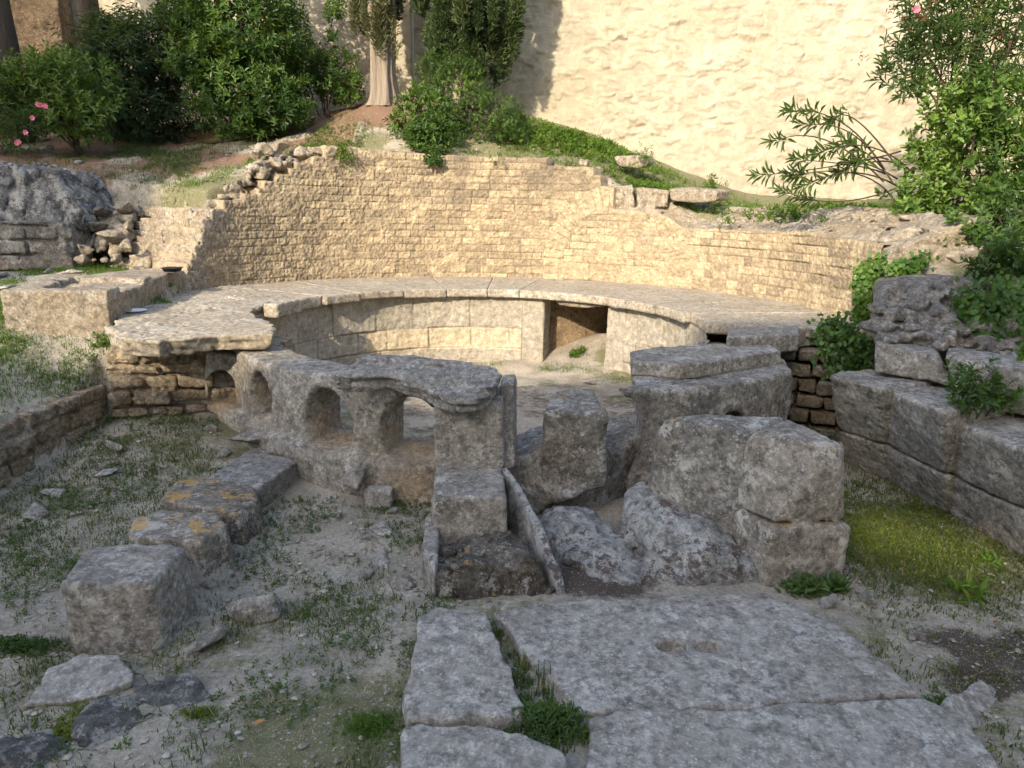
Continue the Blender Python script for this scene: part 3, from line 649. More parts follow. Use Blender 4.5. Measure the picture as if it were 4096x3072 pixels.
def block_wall(line, z0, z1, dep, hs, wmin, wmax, seed, batter=0., jit=.02, gap=.022, k=.012):
    """courses of roughly squared blocks along a polyline (face on the right hand side of travel)"""
    rs = np.random.RandomState(seed); line = np.asarray(line, float); fs = []
    seg = np.hypot(*np.diff(line, axis=0).T); cum = np.r_[0, np.cumsum(seg)]; L = cum[-1]
    at = lambda s: np.array([np.interp(s, cum, line[:, 0]), np.interp(s, cum, line[:, 1])])
    nv = lambda s: (lambda d: np.array([-d[1], d[0]]) / np.hypot(*d))(at(min(s + .05, L)) - at(max(s - .05, 0)))
    z = z0; c = 0
    while z < z1 - .03:
        hh = hs[c % len(hs)]; s = -rs.rand() * wmin * .5
        while s < L:
            w = rs.uniform(wmin, wmax); a, b_ = max(s, 0), min(s + w, L)
            if b_ - a > .05:
                off = rs.uniform(-jit, jit) + batter * (z - z0); zt = min(z + hh, z1 + rs.uniform(-.02, .02)) - gap
                q = []
                for t in (a + gap / 2, b_ - gap / 2):
                    for o in (off + rs.uniform(-.006, .006), dep):
                        pt = at(t) + nv(t) * o
                        q += [[*pt, z + rs.uniform(0, .006)], [*pt, zt + rs.uniform(-.008, .004)]]
                fs.append(hull(q, .014))
            s += w
        z += hh; c += 1
    return fs
fl = block_wall([(-3.82, 4.05), (-3.72, 5.1), (-3.62, 6.2)], -.08, .6, .34, [.2, .18, .16, .15], .18, .4, 4, .04, .04)
core = hull([[x, y, z] for x, y in ((-3.86, 4.02), (-3.68, 6.2), (-3.99, 6.2), (-4.18, 4.02)) for z in (-.1, .5)])
tag(stone('retaining_wall', union(core, *fl, k=.014), M_WARM, h=.014, amp=.024, ns=7, amp2=.009), 'low crumbling retaining wall of brownish blocks along the left edge of the sunken ground', 'wall')
fl = block_wall([(-3.62, 6.16), (-3.1, 6.28), (-2.45, 6.52), (-2.2, 6.7)], .1, .93, .4, [.18, .11, .15, .13, .1, .17], .14, .42, 6, .02, .045)
core = hull([[x, y, z] for x, y in ((-3.6, 6.22), (-2.2, 6.76), (-2.2, 7.0), (-3.6, 6.5)) for z in (0, .9)])
tag(stone('retaining_wall', union(core, *fl, k=.014), M_WARM, h=.014, amp=.045, ns=6, amp2=.009, strata=.012), 'short dark coursed wall under the front of the big ledge slab', 'wall')
# dark masonry with the rock outcrop above, upper left
fl = block_wall([(-8.2, 8.95), (-5.75, 8.9), (-5.5, 9.05)], 1.15, 1.95, .5, [.17, .2, .18, .17], .35, .7, 8, .12, .03)
tag(stone('rough_wall', union(hull([[x, y, z] for x, y in ((-8.2, 9.05), (-5.6, 9.02), (-5.6, 9.6), (-8.2, 9.6)) for z in (1, 1.9)]), *fl, k=.015), M_RUBBLE, h=.022, amp=.018, ns=6), 'dark shaded wall of large rough blocks below the rock outcrop', 'wall')
def outcrop():
    rs = np.random.RandomState(12); fs = [hull([[-8.3, 9.3, 1.8], [-5.55, 9.2, 1.8], [-8.3, 11, 1.8], [-5.4, 10.4, 1.8], [-8.3, 9.45, 2.55], [-6.0, 9.5, 2.6], [-5.62, 9.4, 2.2], [-8.3, 10.8, 2.8], [-5.8, 10.4, 2.55]], .04)]
    for i in range(80):
        x = rs.uniform(-8.1, -5.5); z = rs.uniform(1.9, 2.6) - max(0, x + 6.0) * .8; y = 9.32 + rs.uniform(-.06, .1)
        r = rs.uniform(.08, .22); fs.append(boulder([x, y + (z - 1.9) * .2, z], (r * .65, r * .7, r * 1.4), rs.randint(9999), .8, n=8))
    for i in range(60):
        x = rs.uniform(-8.1, -5.6); r = rs.uniform(.04, .14); y = rs.uniform(9.45, 10.2); fs.append(boulder([x, y, 2.58 + rs.uniform(-.03, .06) - max(0, x + 6.1) * .55], (r, r, r * .9), rs.randint(9999), .7, n=8))
    tag(stone('rock_outcrop', union(*fs, k=.006), M_ROCK, h=.018, amp=.02, ns=6, amp2=.01, ns2=20, crag=.07), 'jagged grey rock outcrop in the shade on top of the rough wall', 'rock')
outcrop()
# ------------------------------------------------------------------ pierced front of the basin
def phn(px, py, R=2.42):
    r = ray(px, py); a = r[0]**2 + r[1]**2; b = -2 * (CX * r[0] + CY * r[1]); c = CX * CX + CY * CY - R * R
    t = (-b - math.sqrt(max(b * b - 4 * a * c, 0))) / (2 * a); q = ORG + r * t; return phi_of(q) % 360, q[2]
def arcade():
    ar = thing('arched_wall', 'eroded grey arcade of small round headed openings along the front of the basin', 'arcade', pol(2.3, 240, 0))
    body = sector(1.98, 2.40, 199, 266, .1, .93, .05)
    base = union(sector(1.88, 2.46, 201, 268, -.2, .35, .05), *[boulder(pol(2.42, a, z), (.3, .17, .13), s_, .1) for a, z, s_ in ((224, .28, 3), (234, .24, 5), (252, .2, 8))], k=.06)
    holes, hc = [], []
    for a, w, z0, dev in ((223.5, .155, .41, .12), (244.6, .19, .345, .0), (261.6, .185, .345, -.06)):
        c = pol(2.2, a); d = np.array([math.cos(R_(a) + dev), math.sin(R_(a) + dev)]); hh = .79 - z0
        holes.append(tunnel(c, d, w, hh, z0)); holes.append(ell([*(c + .2 * d), z0 + hh * .45], (w * 1.2, w * 1.2, hh * .6))); hc.append([*c, z0 + .1]); hc.append([*pol(2.46, 262), .12])
    oc = lambda V: np.max([np.clip(1.25 - np.linalg.norm((V - np.array(c)) * [1, 1, 1.3], axis=1) / .27, 0, 1) * .9 for c in hc], 0)
    f = union(minus(body, *holes, k=.045), minus(base, *[ell([*pol(2.44, a), .40], (.19, .24, .09)) for a in (244.6, 261.6, 223.5)], k=.05), k=.03)
    stone('pierced_stone', f, M_ARC, ar, ochre=oc, h=.013, amp=.022, ns=4, amp2=.006)
    fl_ = [Py(806, 1402, 6.2), Py(1000, 1430, 6.2), Py(1015, 1665, 6.2), Py(815, 1665, 6.2)]
    c1 = Py(890, 1560, 6.3); end = minus(hull(fl_ + [p + np.array([.06, .5, 0]) for p in fl_], .05), tunnel(c1[:2], (-.36, .93), .118, .31, Py(892, 1612, 6.25)[2]), k=.02)
    foot = hull([Py(a, b_, y) for a, b_, y in ((858, 1634, 6.2), (960, 1690, 6.0), (1060, 1640, 5.95), (940, 1600, 6.5), (885, 1720, 6.2), (935, 1790, 6.1), (1060, 1790, 5.9))] + [np.array([-2.2, 6.4, 0])], .03)
    stone('pierced_stone', union(end, foot, k=.03), M_ARC, ar, ochre=lambda V: np.clip(1.3 - np.linalg.norm(V - c1 + [0, 0, .1], axis=1) / .25, 0, 1), h=.013, amp=.02, ns=5, amp2=.006)
    # the part whose lintel is lost: a free pillar between two worn channels
    P_ = T([(2212, 1562), (2363, 1546), (2437, 1642), (2300, 1650), (2170, 1640)], .78)
    bt = [np.array([.24, 4.98, .18]), np.array([.72, 4.98, .18]), np.array([.7, 5.42, .18]), np.array([.27, 5.45, .18])]
    pil = hull([*P_, *bt], .04)
    sill = sector(1.88, 2.5, 270, 322, -.25, .43, .06)
    chan = [ell([*pol(2.2, a), .62], (.17, .6, .27)) for a in (281, 303)]
    f = union(pil, minus(sill, *chan, k=.08), boulder((.45, 4.98, .12), (.36, .16, .16), 6, .1), k=.1)
    stone('worn_pillar', f, M_PILLAR, ar, h=.014, amp=.03, ns=4.5, amp2=.008)
arcade()
cap = [np.array(Pz(*p, z)) for p, z in [((1332, 1498), 1.03), ((1385, 1452), 1.08), ((1455, 1420), 1.12), ((1655, 1410), 1.15), ((1805, 1428), 1.14), ((1985, 1468), 1.1), ((2005, 1490), 1.08), ((1985, 1540), 1.02), ((1900, 1592), .96), ((1800, 1590), .96), ((1690, 1555), .97), ((1540, 1518), .99), ((1420, 1508), 1.01)]]
def slab3(top, th, k=.02):
    P2 = [p[:2] for p in top]; A = np.array([[*p[:2], 1] for p in top]); co = np.linalg.lstsq(A, np.array([p[2] for p in top]), rcond=None)[0].astype(np.float32)
    f0 = lambda X: X[:, 2] - (X[:, 0] * co[0] + X[:, 1] * co[1] + co[2])
    def f(X):
        t = f0(X); d = poly2(P2, X[:, :2]) + .25 * np.clip(-t, 0, th) * (t < -.05)
        return smax(smax(d, t, k), -t - th, k)
    z = [p[2] for p in top]; q = np.array(P2)
    f.lo = np.array([*(q.min(0) - .03), min(z) - th - .05]); f.hi = np.array([*(q.max(0) + .03), max(z) + .06]); return f
tag(stone('capping_slab', slab3(cap, .15), M_SCHIST, h=.012, amp=.018, ns=4, amp2=.004, strata=.02), 'large dark layered slab lying across the top of the arcade', 'stone slab')
e1 = [Py(1724, 1628, 4.73), Py(2014, 1606, 4.73), Py(2022, 1885, 4.72), Py(1735, 1885, 4.72)]
tag(stone('stone_block', hull(e1 + [a + np.array([.02, .42, .02 if i < 2 else 0]) for i, a in enumerate(e1)], .03), M_GREY, h=.012, amp=.012, ns=5), 'squarish grey block set upright beneath the dark layered slab', 'stone')
q = [Py(1740, 1590, 4.82), Py(1990, 1560, 4.86), Py(1990, 1640, 4.86), Py(1740, 1660, 4.82)]
tag(stone('wedge_stone', hull(q + [a + np.array([0, .3, 0]) for a in q], .03), M_PILLAR, h=.013, amp=.02), 'thin broken stones wedged between the upright block and the layered slab', 'stone')
q = [Py(1998, 1535, 4.9), Py(2054, 1530, 4.9), Py(2058, 1875, 4.8), Py(1998, 1880, 4.8)]
tag(stone('upright_slab', hull(q + [a + np.array([.02, .3, 0]) for a in q], .02), M_GREY, h=.012, amp=.012), 'narrow upright slab edge against the right side of the squarish block', 'stone slab')
e2t = [Pz(1746, 1835, .425), Pz(2002, 1835, .425), Pz(2030, 1988, .405), Pz(1728, 1990, .405)]
tag(stone('stone_block', hull([*e2t] + [np.array([p[0] * 1.0, p[1], -.1]) for p in e2t], .025), M_GREY, h=.012, amp=.012, ns=5), 'flat topped grey block forming a step below the squarish upright block', 'stone')
M_CRAG = stone_mat('dark_speckled_rubble', (.105, .09, .07), (.27, .235, .18), white=.45, black=1., orange=.2, warm=.4, bumpy=1.6, sc=1.3)
e3 = [Py(1722, 2180, 4.2), Py(2060, 2110, 4.2), Py(2215, 2330, 3.78), Py(2230, 2395, 3.72), Py(1775, 2427, 3.64), Py(1712, 2260, 3.72), Py(2120, 2230, 3.78), Py(1760, 2260, 3.7)]
tag(stone('rubble_block', hull(e3 + [np.array([p[0], p[1] + .05, -.12]) for p in e3], .03), M_CRAG, h=.012, amp=.05, ns=6, amp2=.014, strata=.012, crag=.03), 'broken lichen spotted lump of rubble at the foot of the stepped blocks', 'stone')
q = [Pz(1690, 2300, 0), Pz(1745, 2420, 0), Pz(1760, 2250, 0), Pz(1735, 2150, 0), Pz(1700, 2180, 0)]
tag(stone('stone_block', prism(q, -.1, .2, .03), M_GREY, h=.014, amp=.015), 'low grey stone edge along the left foot of the rubble lump', 'stone')
rb = [Py(2017, 1868, 4.72), Py(2080, 1960, 4.46), Py(2120, 2040, 4.26), Py(2160, 2110, 4.1), Py(2190, 2190, 3.95), Py(2225, 2275, 3.82), Py(2246, 2350, 3.74)]
fs = []
for a, b_ in zip(rb[:-1], rb[1:]):
    w = np.array([.028, 0, 0]); fs.append(hull([a - w, a + w, b_ - w, b_ + w] + [np.array([*(p + s_)[:2], -.08]) for p in (a, b_) for s_ in (-w, w)], .015))
tag(stone('upright_slab', union(*fs, k=.02), M_KARST, h=.011, amp=.012, ns=8), 'thin slanting white crusted slab on edge beside the stepped blocks', 'stone slab')
# right of the gap
R2 = T([(2462, 1556), (2500, 1478), (2620, 1440), (2860, 1415), (3140, 1432), (3172, 1488), (3000, 1530), (2742, 1560)], .9)
a7, _ = phn(2880, 1640); c7 = Py(2880, 1640, 5.55)
f = minus(hull(R2 + [np.array([p[0] + .05, p[1] + .04, z]) for p in R2 for z in (.62,)] + [np.array([p[0] * .9 + .2, p[1] * .94 + .36, 0]) for p in R2], .035), tunnel(c7[:2], (.35, -.94), .14, .3, .36), ell([*pol(2.2, 304), .5], (.22, .7, .45)), k=.06)
tag(stone('arched_block', f, M_PILLAR, h=.014, amp=.02, ns=4), 'thick dark block with a small eroded arch under its front, right of the free pillar', 'stone')
R1 = T([(2522, 1406), (2640, 1384), (3050, 1366), (3095, 1384), (3128, 1402), (2830, 1450), (2730, 1458), (2530, 1442)], 1.02)
c = Pz(2690, 1398, 1.04)
tag(stone('capping_slab', minus(prism(R1, .895, 1.02, .02), ell(c, (.16, .12, .05)), k=.02), M_GREY, h=.013, amp=.012, ns=4, strata=.006), 'flat grey slab with a shallow hollow lying on the arched block', 'stone slab')
R3t = T([(2632, 1668), (2820, 1654), (3012, 1662), (3070, 1650), (3150, 1668), (3384, 1772), (3366, 1792), (3006, 1734), (2815, 1666)], .87)
low = [np.array(p) for p in ((1.52, 3.9, -.1), (2.03, 3.95, -.1), (1.95, 4.9, -.1), (1.0, 4.8, -.1))]
fb = hull([*R3t[5:8], Pz(3150, 1668, .87), np.array([1.55, 3.9, .4]), np.array([2.03, 3.97, .4]), np.array([1.9, 4.6, .4]), np.array([1.3, 4.45, .4])], .03)
fb2 = hull([np.array([x, y, z]) for z in (-.1, .385) for x, y in ((1.54, 3.86), (2.05, 3.94), (1.95, 4.6), (1.3, 4.5))], .035)
fb3 = hull([*R3t[:3], R3t[4], R3t[7], np.array([.95, 4.62, -.1]), np.array([1.42, 4.12, -.1]), np.array([1.85, 4.5, -.1]), np.array([1.6, 5.0, -.1]), np.array([1.0, 5.0, -.1])], .035)
M_PIER = stone_mat('pier_stone', (.205, .178, .145), (.40, .355, .29), white=.45, black=.4, orange=.3, warm=.5)
tag(stone('stone_pier', union(fb, fb2, k=.01), M_PIER, h=.013, amp=.022, ns=4.5, amp2=.006), 'tall pale pier of two stacked blocks at the corner of the paving', 'stone pier')
tag(stone('stone_block', fb3, M_PILLAR, h=.013, amp=.03, ns=4.5, amp2=.007), 'long dark stained block running back from the pale pier beside the crusted rock', 'stone')
# pale pitted rock in the channel
fs = [ell(Pz(*p, z), r) for p, z, r in (((2300, 2150), .0, (.26, .36, .16)), ((2420, 2230), -.02, (.2, .32, .13)), ((2230, 2110), .06, (.13, .2, .12)), ((2640, 2120), .1, (.2, .42, .2)), ((2700, 2240), .0, (.17, .32, .18)), ((2560, 2050), .15, (.12, .3, .17)), ((2880, 2280), .02, (.13, .17, .16)), ((2990, 2270), .02, (.12, .16, .15)), ((2790, 2200), .08, (.2, .3, .2)), ((2500, 2290), -.06, (.2, .2, .1)))]
tag(stone('pitted_rock', union(*fs, k=.07), M_KARST, h=.012, amp=.04, ns=5, amp2=.012, pits=.03), 'knobbly white crusted rock with dark moss pits between the pier and the stepped blocks', 'rock')
# ------------------------------------------------------------------ paving slabs
def pave(name, px, z, label, th=.22, mat=M_SLABS, tilt=(0, 0), **kw):
    kw = {**dict(h=.014, amp=.014, ns=3.5, amp2=.004), **kw}
    return tag(stone(name, prism(T(px, z), z - th, z, .02, tilt, jit=.012), mat, **kw), label, 'stone slab', 'paving slabs' if name == 'paving_slab' else None)
hl = [ell(Pz(2690, 2580, .085), (.078, .062, .11)), ell(Pz(2832, 2582, .085), (.07, .05, .1))]
s1 = prism(T([(1975, 2440), (2100, 2412), (2237, 2398), (2640, 2388), (3050, 2364), (3170, 2421), (3329, 2478), (3487, 2604), (3590, 2690), (3675, 2778), (3270, 2800), (2949, 2822), (2500, 2838), (2320, 2842), (2210, 2720), (2129, 2649), (2045, 2545)], .085), -.13, .085, .02, jit=.012)
tag(stone('paving_slab', minus(s1, *hl, k=.01), M_SLABS, h=.014, amp=.012, ns=3, amp2=.004), 'largest smooth grey paving slab with two small earth filled holes', 'stone slab')
pave('paving_slab', [(2340, 2852), (2700, 2836), (2949, 2830), (3270, 2806), (3686, 2786), (3867, 2870), (4025, 3072), (4180, 3300), (2330, 3300), (2344, 3072)], .1, 'wide grey paving slab cut off by the bottom right edge of the picture')
pave('paving_slab', [(1672, 2465), (1756, 2424), (1908, 2427), (1955, 2459), (1971, 2510), (2021, 2623), (2060, 2737), (2098, 2820), (2085, 2858), (1890, 2864), (1624, 2884), (1629, 2815), (1642, 2630), (1667, 2560)], .13, 'narrow upright looking paving slab left of the grassy joint')
pave('paving_slab', [(1610, 2900), (1692, 2886), (1781, 2898), (1933, 2902), (2091, 2934), (2211, 2984), (2275, 3028), (2290, 3200), (1600, 3200), (1604, 2940)], .13, 'small paving slab at the bottom edge below the clump of weeds')
# ------------------------------------------------------------------ row of blocks on the left
def block(name, top, z, base, label, mat, cat='stone', zb=-.06, **kw):
    kw = {**dict(h=.013, amp=.016, ns=4.5, amp2=.006), **kw}
    P_ = T(top, z) + T(base, zb)
    return tag(stone(name, hull(P_, kw.pop('k', .03)), mat, **kw), label, cat)
def botof(top, z, sc=1., dx=0, dy=0):
    return T(top, z), sc
def block2(name, top, z, label, mat, sc=(1., 1.), sh=(0, 0), cat='stone', zb=-.06, **kw):
    kw = {**dict(h=.013, amp=.016, ns=4.5, amp2=.006), **kw}
    P_ = T(top, z); c = np.mean(P_, 0); k = kw.pop('k', .03)
    B_ = [np.array([c[0] + (p[0] - c[0]) * sc[0] + sh[0], c[1] + (p[1] - c[1]) * sc[1] + sh[1], zb]) for p in P_]
    return tag(stone(name, hull(P_ + B_, k), mat, **kw), label, cat)
M_BLUE = stone_mat('smooth_bluish_slab', (.20, .185, .165), (.33, .31, .275), white=.25, black=.35, grain=.8, sc=1.2)
M_MOSSY = stone_mat('moss_speckled_limestone', (.17, .145, .112), (.34, .295, .235), white=.45, black=.85, orange=.85, moss=.25, warm=.3)
M_CRUST = stone_mat('crusted_limestone', (.185, .16, .125), (.37, .325, .26), white=1.0, black=.7, orange=.9, warm=.2, sc=.8)
block2('stone_block', [(221, 2340), (400, 2346), (608, 2328), (762, 2172), (600, 2162), (335, 2178)], .38, 'biggest cubic grey block, nearest the viewer at the front of the left row', M_GREY, (.98, .99), (.02, .0), k=.035)
block2('stone_block', [(495, 2150), (530, 2072), (660, 2030), (872, 2044), (920, 2098), (795, 2172), (640, 2150)], .30, 'grey block with a white and orange lichen crust, second in the left row', M_CRUST, (1, .96), (.03, .01))
block2('stone_block', [(622, 2000), (708, 1912), (860, 1908), (1008, 1940), (1044, 1990), (950, 2062), (760, 2010)], .23, 'mossy lichen speckled block, third in the left row', M_MOSSY, (1, .96), (.03, 0))
block2('stone_slab', [(836, 1905), (1006, 1787), (1222, 1824), (1036, 1952)], .2, 'smooth tilted grey slab at the far end of the left row of blocks', M_BLUE, (.96, .94), (.0, .03), 'stone slab', k=.02, amp=.008)
# ------------------------------------------------------------------ right hand wall of big blocks
rwl = thing('block_wall', 'high dark wall of huge weathered blocks along the right edge', 'wall', (3.0, 5.0, 0))
tops = [([(3310, 1502), (3350, 1480), (3500, 1476), (3612, 1530), (3545, 1554)], .95, [(3372, 1885), (3530, 1955)]), ([(3550, 1556), (3622, 1530), (3818, 1566), (3850, 1612), (3772, 1650)], .92, [(3535, 1958), (3785, 2088)]), ([(3776, 1672), (3835, 1630), (4096, 1652), (4350, 1700), (4350, 1880), (4045, 1778)], .82, [(3792, 2092), (4096, 2270), (4400, 2440)])]
for k, (tp, z, bs) in enumerate(tops):
    A_ = T(tp, z); Bz = T(bs, -.05); fr = [A_[0], A_[-1]] if k < 2 else [A_[0], A_[-1], A_[-2]]
    zj = .42 - .02 * k; mid = [a + (b_ - a) * ((a[2] - zj) / (a[2] + .05)) for a, b_ in zip(fr, Bz)]
    bk = [p + np.array([.7, .35, 0]) for p in fr]
    up = hull(A_ + mid + [np.array([p[0], p[1], zj]) for p in bk] + [np.array([p[0], p[1], z]) for p in bk], .03)
    lw = hull([m - [0, 0, .012] for m in mid] + Bz + [np.array([p[0], p[1], zz]) for p in bk for zz in (zj - .012, -.1)], .03)
    stone('upper_block', up, M_GREY, rwl, h=.016, amp=.024, ns=4, amp2=.007)
    stone('lower_block', lw, M_GREY, rwl, h=.016, amp=.024, ns=4, amp2=.007)
t1 = [Py(3506, 1372, 5.55), Py(3762, 1428, 5.2), Py(3812, 1545, 5.15), Py(3500, 1490, 5.5)]
tag(stone('stone_block', hull(t1 + [p + np.array([.25, .5, 0]) for p in t1], .025), M_GREY, h=.015, amp=.016), 'long squared block on top of the right wall below the rubble masonry', 'stone')
t2 = [Py(3768, 1424, 5.12), Py(4096, 1476, 4.75), Py(4300, 1510, 4.5), Py(4300, 1720, 4.5), Py(4096, 1668, 4.7), Py(3836, 1605, 5.05)]
tag(stone('stone_block', hull(t2 + [p + np.array([.35, .5, 0]) for p in t2], .03), M_GREY, h=.016, amp=.02), 'grey block on the right wall behind the small leafy plant, cut off by the frame', 'stone')
def rubble_mass():
    rs = np.random.RandomState(44)
    a = [Py(3512, 1370, 5.6), Py(3900, 1440, 5.3), Py(4250, 1500, 5.0)]; t = [Py(3535, 1150, 6.15), Py(3640, 1098, 6.4), Py(3890, 1110, 6.3), Py(4250, 1130, 6.1)]
    fs = [hull([p + np.array([.02, .06, -.02]) for p in a + t] + [p + np.array([.3, .8, 0]) for p in a + t], .05)]
    for i in range(95):
        u, v = rs.rand(), rs.rand(); b0 = a[0] + (a[2] - a[0]) * u; t0 = t[0] + (t[3] - t[0]) * u
        c = b0 + (t0 - b0) * v; r = rs.uniform(.07, .18); fs.append(boulder(c + [0, .03, 0], (r * 1.25, r * .6, r * .55), rs.randint(9999), .12, n=14))
    tag(stone('rubble_masonry', union(*fs, k=.006), M_RUBBLE, h=.015, amp=.01, ns=8, amp2=.006), 'rough rubble masonry mound draped with ivy above the right wall', 'masonry')
rubble_mass()
fl = block_wall([(1.9, 6.95), (2.6, 6.95), (3.3, 6.6), (3.5, 6.2)], 0, .9, .3, [.15, .17, .14, .16], .16, .3, 16, .0)
tag(stone('backing_wall', union(*fl, k=.015), M_WARM, h=.016, amp=.02, ns=7), 'reddish block wall in the dark gap under the right end of the ledge', 'wall')
fs = [boulder(p, r, k, .25) for k, (p, r) in enumerate(((Py(3740, 1040, 6.95), (.3, .3, .2)), (Py(3880, 1030, 6.9), (.28, .3, .22)), (Py(3620, 1110, 6.95), (.25, .25, .3)), (Py(3650, 1230, 6.8), (.25, .3, .35)), (Py(4050, 1020, 7.0), (.4, .3, .25)), (Py(3640, 960, 7.3), (.35, .3, .16))))]
tag(stone('rock', union(*fs, k=.04), M_PALE, h=.02, amp=.04, ns=4, amp2=.01), 'pale sunlit rock behind the hanging ivy at the right end of the curved wall', 'rock')
# ------------------------------------------------------------------ loose stones
def loose(px, py, sx, sy, sz, label, mat=M_LOOSE, up=.3, seed=None, name='loose_stone', flat=.25, cat='stone', **kw):
    p = Pz(px, py, 0)
    for _ in range(12): p = Pz(px, py, gh(p[0], p[1]) + sz * .3)
    kw = {**dict(h=.011 if p[1] < 7 else .015, amp=min(.012, sz * .12), ns=7, amp2=.005), **kw}
    p[2] = gh(p[0], p[1]) + sz * up
    return tag(stone(name, boulder(p, (sx, sy, sz), seed or int(px * 7 + py), flat), mat, **kw), label, cat, 'loose stones lying on the ground')
q = [(1448, 1975), (1455, 1945), (1540, 1935), (1575, 1945), (1572, 1990), (1480, 2000)]
block2('loose_stone', [(1446, 1950), (1500, 1932), (1574, 1938), (1570, 1958), (1480, 1962)], .14, 'small squared pale stone on the ground before the arcade', M_LOOSE, (1, 1), (0, .02), h=.01, amp=.006)
loose(1500, 2130, .22, .14, .03, 'flat grey bedrock patch level with the gravel left of the stepped blocks', M_SLABS, up=.2, flat=.04)
loose(1540, 2240, .16, .13, .03, 'second flat bedrock patch nearer the viewer beside the rubble lump', M_SLABS, up=.2, flat=.04)
loose(1330, 1990, .06, .05, .04, 'whitish stone on the gravel left of the small squared stone', up=.4)
loose(1360, 2060, .05, .045, .04, 'round white pebble stone standing in the gravel', up=.4)
loose(1560, 2040, .09, .07, .04, 'grey stone beside the low clover patch', M_GREY, up=.3)
loose(1600, 2330, .13, .1, .05, 'dark crusted stone left of the rubble lump', M_LICH, up=.2)
loose(1460, 2300, .1, .07, .05, 'small dark crusted stone on the open gravel', M_LICH, up=.2)
loose(150, 2055, .1, .085, .085, 'small white angular stone lying in the grass on the left', up=.5)
loose(1000, 2440, .22, .14, .11, 'half buried rounded grey boulder right of the biggest block', M_GREY)
loose(820, 2575, .14, .1, .09, 'low grey stone beside the right foot of the biggest block', M_GREY)
pave('flat_slab', [(100, 2795), (190, 2680), (330, 2630), (470, 2632), (545, 2670), (540, 2715), (400, 2760), (250, 2790)], .06, 'thin flat slab lying in front of the biggest block', .06, M_SLABS, (0, .12), strata=.004, h=.01)
loose(680, 2780, .24, .2, .06, 'flat grey bedrock hump beside the yellow green ground plant', M_ROCK, up=.1, flat=.1)
loose(450, 2870, .2, .2, .055, 'low grey bedrock hump below the thin flat slab', M_ROCK, up=.1, flat=.1)
loose(60, 3010, .26, .2, .07, 'grey rock in the bottom left corner', M_ROCK, up=.2)
loose(480, 1800, .09, .15, .09, 'tall whitish stone standing out of the grass below the low left wall', M_GREY, up=.3)
loose(420, 1890, .13, .09, .03, 'flat pale stone in the grass before the left wall', up=.4)
loose(240, 1970, .15, .09, .03, 'long pale stone in the grass near the left frame edge', up=.4)
loose(2380, 1530, .2, .12, .04, 'flat pale slab on the floor inside the basin', M_SLABS, up=.3)
loose(3330, 2415, .1, .09, .07, 'small grey stone at the corner of the big slab by the weeds', M_GREY)
loose(3440, 2390, .13, .08, .07, 'pointed grey stone right of the leafy weeds', M_GREY)
loose(3880, 2830, .11, .42, .1, 'long half buried stone along the right edge of the paving', M_SLABS, up=.1, flat=.05)
loose(850, 1740, .12, .08, .06, 'grey stone in the grass below the first arch', M_GREY)
loose(900, 1810, .1, .07, .05, 'small grey stone on the gravel below the arcade', M_GREY)
loose(160, 1410, .2, .15, .14, 'rounded pale boulder on the sunny bank below the trough', M_ROCK, up=.4)
loose(290, 1330, .13, .1, .09, 'white stone in the sunlit grass under the trough', up=.4)
loose(60, 1450, .16, .12, .07, 'flat pale stone at the left edge of the sunny bank', M_ROCK, up=.4)
loose(40, 1300, .16, .14, .12, 'grey white rock at the left frame edge below the trough', M_ROCK, up=.4)
loose(350, 1530, .26, .15, .07, 'flat grey slab lying on the corner of the low left wall', M_GREY, up=1.0, flat=.15)
loose(90, 1590, .22, .14, .05, 'flat stone on the top of the low left wall', M_GREY, up=.5)
loose(230, 1440, .1, .08, .07, 'small white stone right of the rounded boulder on the sunny bank', up=.4)
loose(400, 1375, .12, .09, .06, 'pale stone in the weeds under the corner of the ledge slab', up=.4)
loose(310, 1395, .09, .07, .05, 'little whitish stone in the middle of the sunny bank', up=.4)
loose(110, 1340, .1, .09, .06, 'pale stone close under the trough front', up=.4)
loose(250, 1500, .14, .1, .05, 'flat grey stone above the low left wall', M_GREY, up=.4)
loose(60, 1520, .17, .11, .06, 'grey stone half sunk in earth on the bank at the left edge', M_GREY, up=.3)
loose(60, 1140, .24, .18, .14, 'white rock left of the trough', M_ROCK, up=.5)
loose(225, 1055, .16, .12, .12, 'rounded grey stone in the grass behind the trough', M_ROCK, up=.4)
tag(stone('rubble_heap', hull([Py(a, b_, y) for a, b_, y in ((330, 1040, 9.25), (520, 1050, 9.3), (540, 850, 9.9), (390, 850, 9.8), (380, 930, 9.55), (520, 930, 9.55), (400, 1060, 9.1))] + [np.array([-5.2, 10.4, 2.2]), np.array([-5.9, 10.2, 2.2])], .04), M_PALE, h=.018, amp=.06, ns=6, amp2=.012, crag=.06), 'sloping heap of earth and rubble between the shaded wall and the stepped courses', 'rubble')
def at_stone(px, py, y, r, label, seed, mat=M_PALE):
    tag(stone('loose_stone', boulder(Py(px, py, y + .12), [x * .85 for x in r], seed, .4), mat, h=.013, amp=.02, ns=7, amp2=.006), label, 'stone', 'loose stones lying on the ground')
at_stone(440, 940, 9.2, (.24, .2, .17), 'white veined boulder at the foot of the stepped wall end', 3)
at_stone(345, 995, 8.95, (.15, .13, .11), 'smaller angular stone left of the veined boulder', 4)
at_stone(505, 985, 9.1, (.16, .14, .13), 'angular stone tumbled at the base of the stepped wall end', 5)
at_stone(400, 905, 9.35, (.2, .18, .13), 'grey stone above the tumbled stones by the shaded wall', 6, M_RUBBLE)
at_stone(500, 905, 9.45, (.17, .15, .12), 'pale stone wedged above the tumbled stones beside the stepped courses', 7)
at_stone(470, 1035, 8.95, (.13, .12, .09), 'small squarish stone lowest of the tumbled stones behind the trough', 8)
